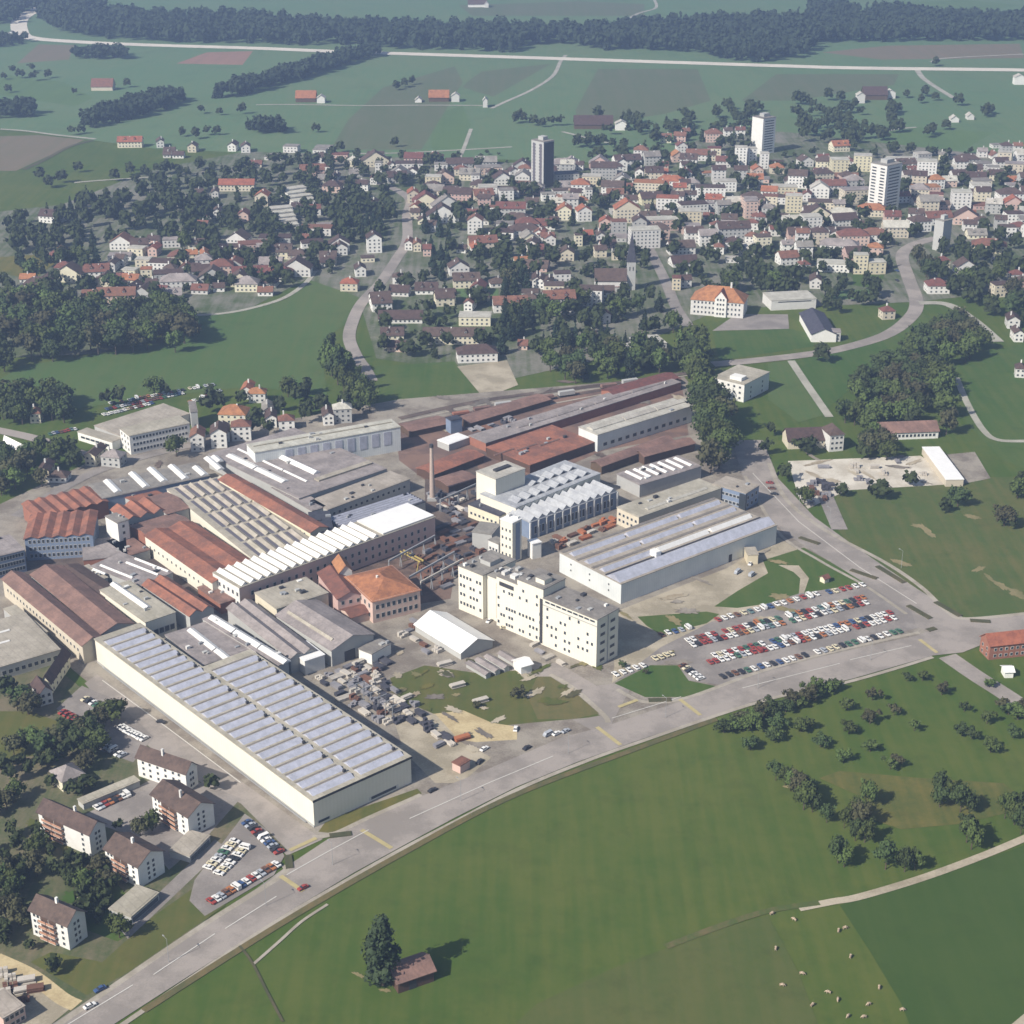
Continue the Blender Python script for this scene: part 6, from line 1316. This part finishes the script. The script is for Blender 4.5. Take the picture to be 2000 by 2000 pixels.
# gantry crane in the storage yard
g = G(805, 1105); r = link('gantry_crane', None, None, g, HA, (.7, .7, .6)); tag(r, 'yellow double-beam gantry crane over the rusty storage yard', 'crane')
YP = mat('crane_yellow', (.46, .36, .12), .6, amt=.8)
for s in (-1, 1):
    mb = MB(); mb.box(-11, s * 1.4 - .35, 8, 11, s * 1.4 + .35, 9); mb.obj('beam', [YP], r)
    mb = MB(); mb.tube((s * 9, -3, 0), (s * 9, -1.4, 8), .35, .3, 6); mb.tube((s * 9, 3, 0), (s * 9, 1.4, 8), .35, .3, 6); mb.box(s * 9 - .3, -3.3, 0, s * 9 + .3, 3.3, .5); mb.obj('leg_frame', [YP], r)
mb = MB(); mb.box(-1.2, -2.0, 9, 1.2, 2.0, 10); mb.obj('trolley', [DARKM], r)
for i, (p0, p1) in enumerate((((800, 1152), (888, 1102)), ((822, 1162), (905, 1116)), ((760, 1120), (850, 1070)), ((860, 1000), (930, 968)))):
    a, b_ = G(*p0), G(*p1); L = (b_ - a).length; r = link('crane_runway', None, None, a, math.atan2((b_ - a).y, (b_ - a).x))
    mb = MB(); mb.box(0, -.3, 6, L, .3, 6.9); mb.obj('runway_beam', [STM['pale'] if i == 1 else METAL], r)
    for j in range(5):
        mb = MB(); mb.tube((L * j / 4, -.6, 0), (L * j / 4, 0, 6), .22, .22, 5); mb.tube((L * j / 4, .6, 0), (L * j / 4, 0, 6), .22, .22, 5); mb.obj('post', [METAL], r)
    tag(r, ('weathered crane runway along the front of the rusty yard', 'pale crane runway nearest the white factory end', 'crane runway under the yellow gantry crane', 'crane runway behind the yard near the tall chimney')[i], 'crane runway')
# pipe rack beside the great hall
for i in range(7):
    t = i / 6; x, y = 690 + 85 * t, 1352 + 52 * t; g = G(x, y)
    mb = MB()
    for sx in (-2, 2): mb.tube((sx, 0, 0), (sx, 0, 6.5), .14, .14, 5)
    mb.box(-2.4, -.15, 6.3, 2.4, .15, 6.6); mb.box(-2.2, -.1, 3.2, 2.2, .1, 3.4)
    o = mb.obj('steel_portal', [METAL]); o.location = g; o.rotation_euler = (0, 0, HA + 1.57); auto(o, 'slim grey steel portal', 'steel frame', 'steel portals in the scrap yard', x, y)
for x, y in ((520, 1770), (650, 1690), (900, 1565), (1110, 1472), (1300, 1402), (1480, 1345), (1700, 1290), (330, 1880), (1620, 1025), (1760, 1110), (1560, 1000)):
    g = G(x, y); r = link('street_lamp', None, None, g, AR + math.pi / 2)
    mb = MB(); mb.tube((0, 0, 0), (0, 0, 9), .1, .06, 6); mb.tube((0, 0, 9), (1.6, 0, 9.4), .05, .05, 5); mb.obj('pole', [METAL], r)
    mb = MB(); mb.box(1.4, -.15, 9.3, 2.3, .15, 9.5); mb.obj('lamp_head', [METAL], r); auto(r, 'slim street lamp', 'street lamp', 'street lamps along the roads', x, y)

# ------------------------------------------------------------ grazing cows
me = bpy.data.meshes.new('cow')
cv = [(0, 0, 1.05), (.55, 0, 1.1), (-.6, 0, 1.08), (.85, 0, 1.0), (1.15, 0, .75), (1.4, 0, .4), (-.85, 0, 1.0), (-.95, 0, .5),
      (.5, .22, .6), (.5, .24, .3), (.5, .24, 0), (.5, -.22, .6), (.5, -.24, .3), (.5, -.24, 0), (-.65, .24, .65), (-.72, .25, .35), (-.65, .25, 0), (-.65, -.24, .65), (-.72, -.25, .35), (-.65, -.25, 0)]
ce = [(0, 1), (0, 2), (1, 3), (3, 4), (4, 5), (2, 6), (6, 7), (1, 8), (8, 9), (9, 10), (1, 11), (11, 12), (12, 13), (2, 14), (14, 15), (15, 16), (2, 17), (17, 18), (18, 19)]
cr_ = [.40, .36, .36, .26, .17, .10, .2, .04, .15, .08, .07, .15, .08, .07, .17, .09, .07, .17, .09, .07]
me.from_pydata(cv, ce, []); t = bpy.data.objects.new('cow_rig', me); COL.objects.link(t)
sm = t.modifiers.new('s', 'SKIN'); t.modifiers.new('u', 'SUBSURF').levels = 1
for v, r_ in zip(me.skin_vertices[0].data, cr_): v.radius = (r_, r_)
me.skin_vertices[0].data[0].use_root = True
dg = bpy.context.evaluated_depsgraph_get(); COW = bpy.data.meshes.new_from_object(t.evaluated_get(dg)); bpy.data.objects.remove(t)
COW.materials.clear(); COW.materials.append(mat('cow_hide', (.48, .40, .30), .9, 'leaf', (.22, .14, .09), 1.2))
for x, y in ((370, 1465), (410, 1695), (700, 1740), (760, 1785), (600, 1820), (955, 1815), (1165, 1850), (825, 1890), (925, 1895), (1020, 1710), (765, 1352), (805, 1335), (485, 1282), (345, 1245), (535, 1622), (840, 1515)):
    a, b = K(14, x, y); o = link('cow', COW, None, G(a, b), ru(0, 6.28), (.85,) * 3); auto(o, 'pale grazing cow', 'cow', 'cows grazing in the lower meadow', a, b)
LM += [(1640, 1766, 'the bend in the track'), (1625, 1980, 'the lower meadow edge'), (120, 620, 'the river wood'), (1750, 1350, 'the meadow by the junction'), (1600, 1500, 'the upper meadow copse'), (1880, 1560, 'the right-hand copse'), (1670, 1650, 'the lower copse'), (60, 1600, 'the left-edge gardens'), (40, 1750, 'the lower-left gardens'),
       (1780, 740, 'the right-hand grove'), (1385, 850, 'the tall avenue'), (680, 760, 'the meadow-side clump'), (1400, 1400, 'the roadside hedge trees'), (300, 420, 'the villa park'), (1890, 560, 'the dark park on the right'), (1150, 730, 'the park below the church'), (430, 520, 'the left village quarter'), (960, 460, 'the middle town quarter'), (1850, 300, 'the right town edge'), (1650, 240, 'the wooded slope')]
finish_labels()

# ------------------------------------------------------------ the blue valley air
mb = MB(); mb.box(-3500, -400, -1.5, 3500, 6000, H + 12); hz = mb.obj('haze', [])
hm = bpy.data.materials.new('haze_air'); hm.use_nodes = True; hn = hm.node_tree.nodes; hn.remove(hn['Principled BSDF'])
pv = hn.new('ShaderNodeVolumePrincipled'); pv.inputs['Color'].default_value = HCOL; pv.inputs['Density'].default_value = HDEN; pv.inputs['Anisotropy'].default_value = .2
hm.node_tree.links.new(pv.outputs[0], hn['Material Output'].inputs['Volume']); hz.data.materials.append(hm); hz['kind'] = 'stuff'; hz['label'] = 'thin blue haze filling the valley air'
print('HOUSES', nh, 'CARS', ncar, 'TREES', cnt, 'OBJ', len(bpy.data.objects))
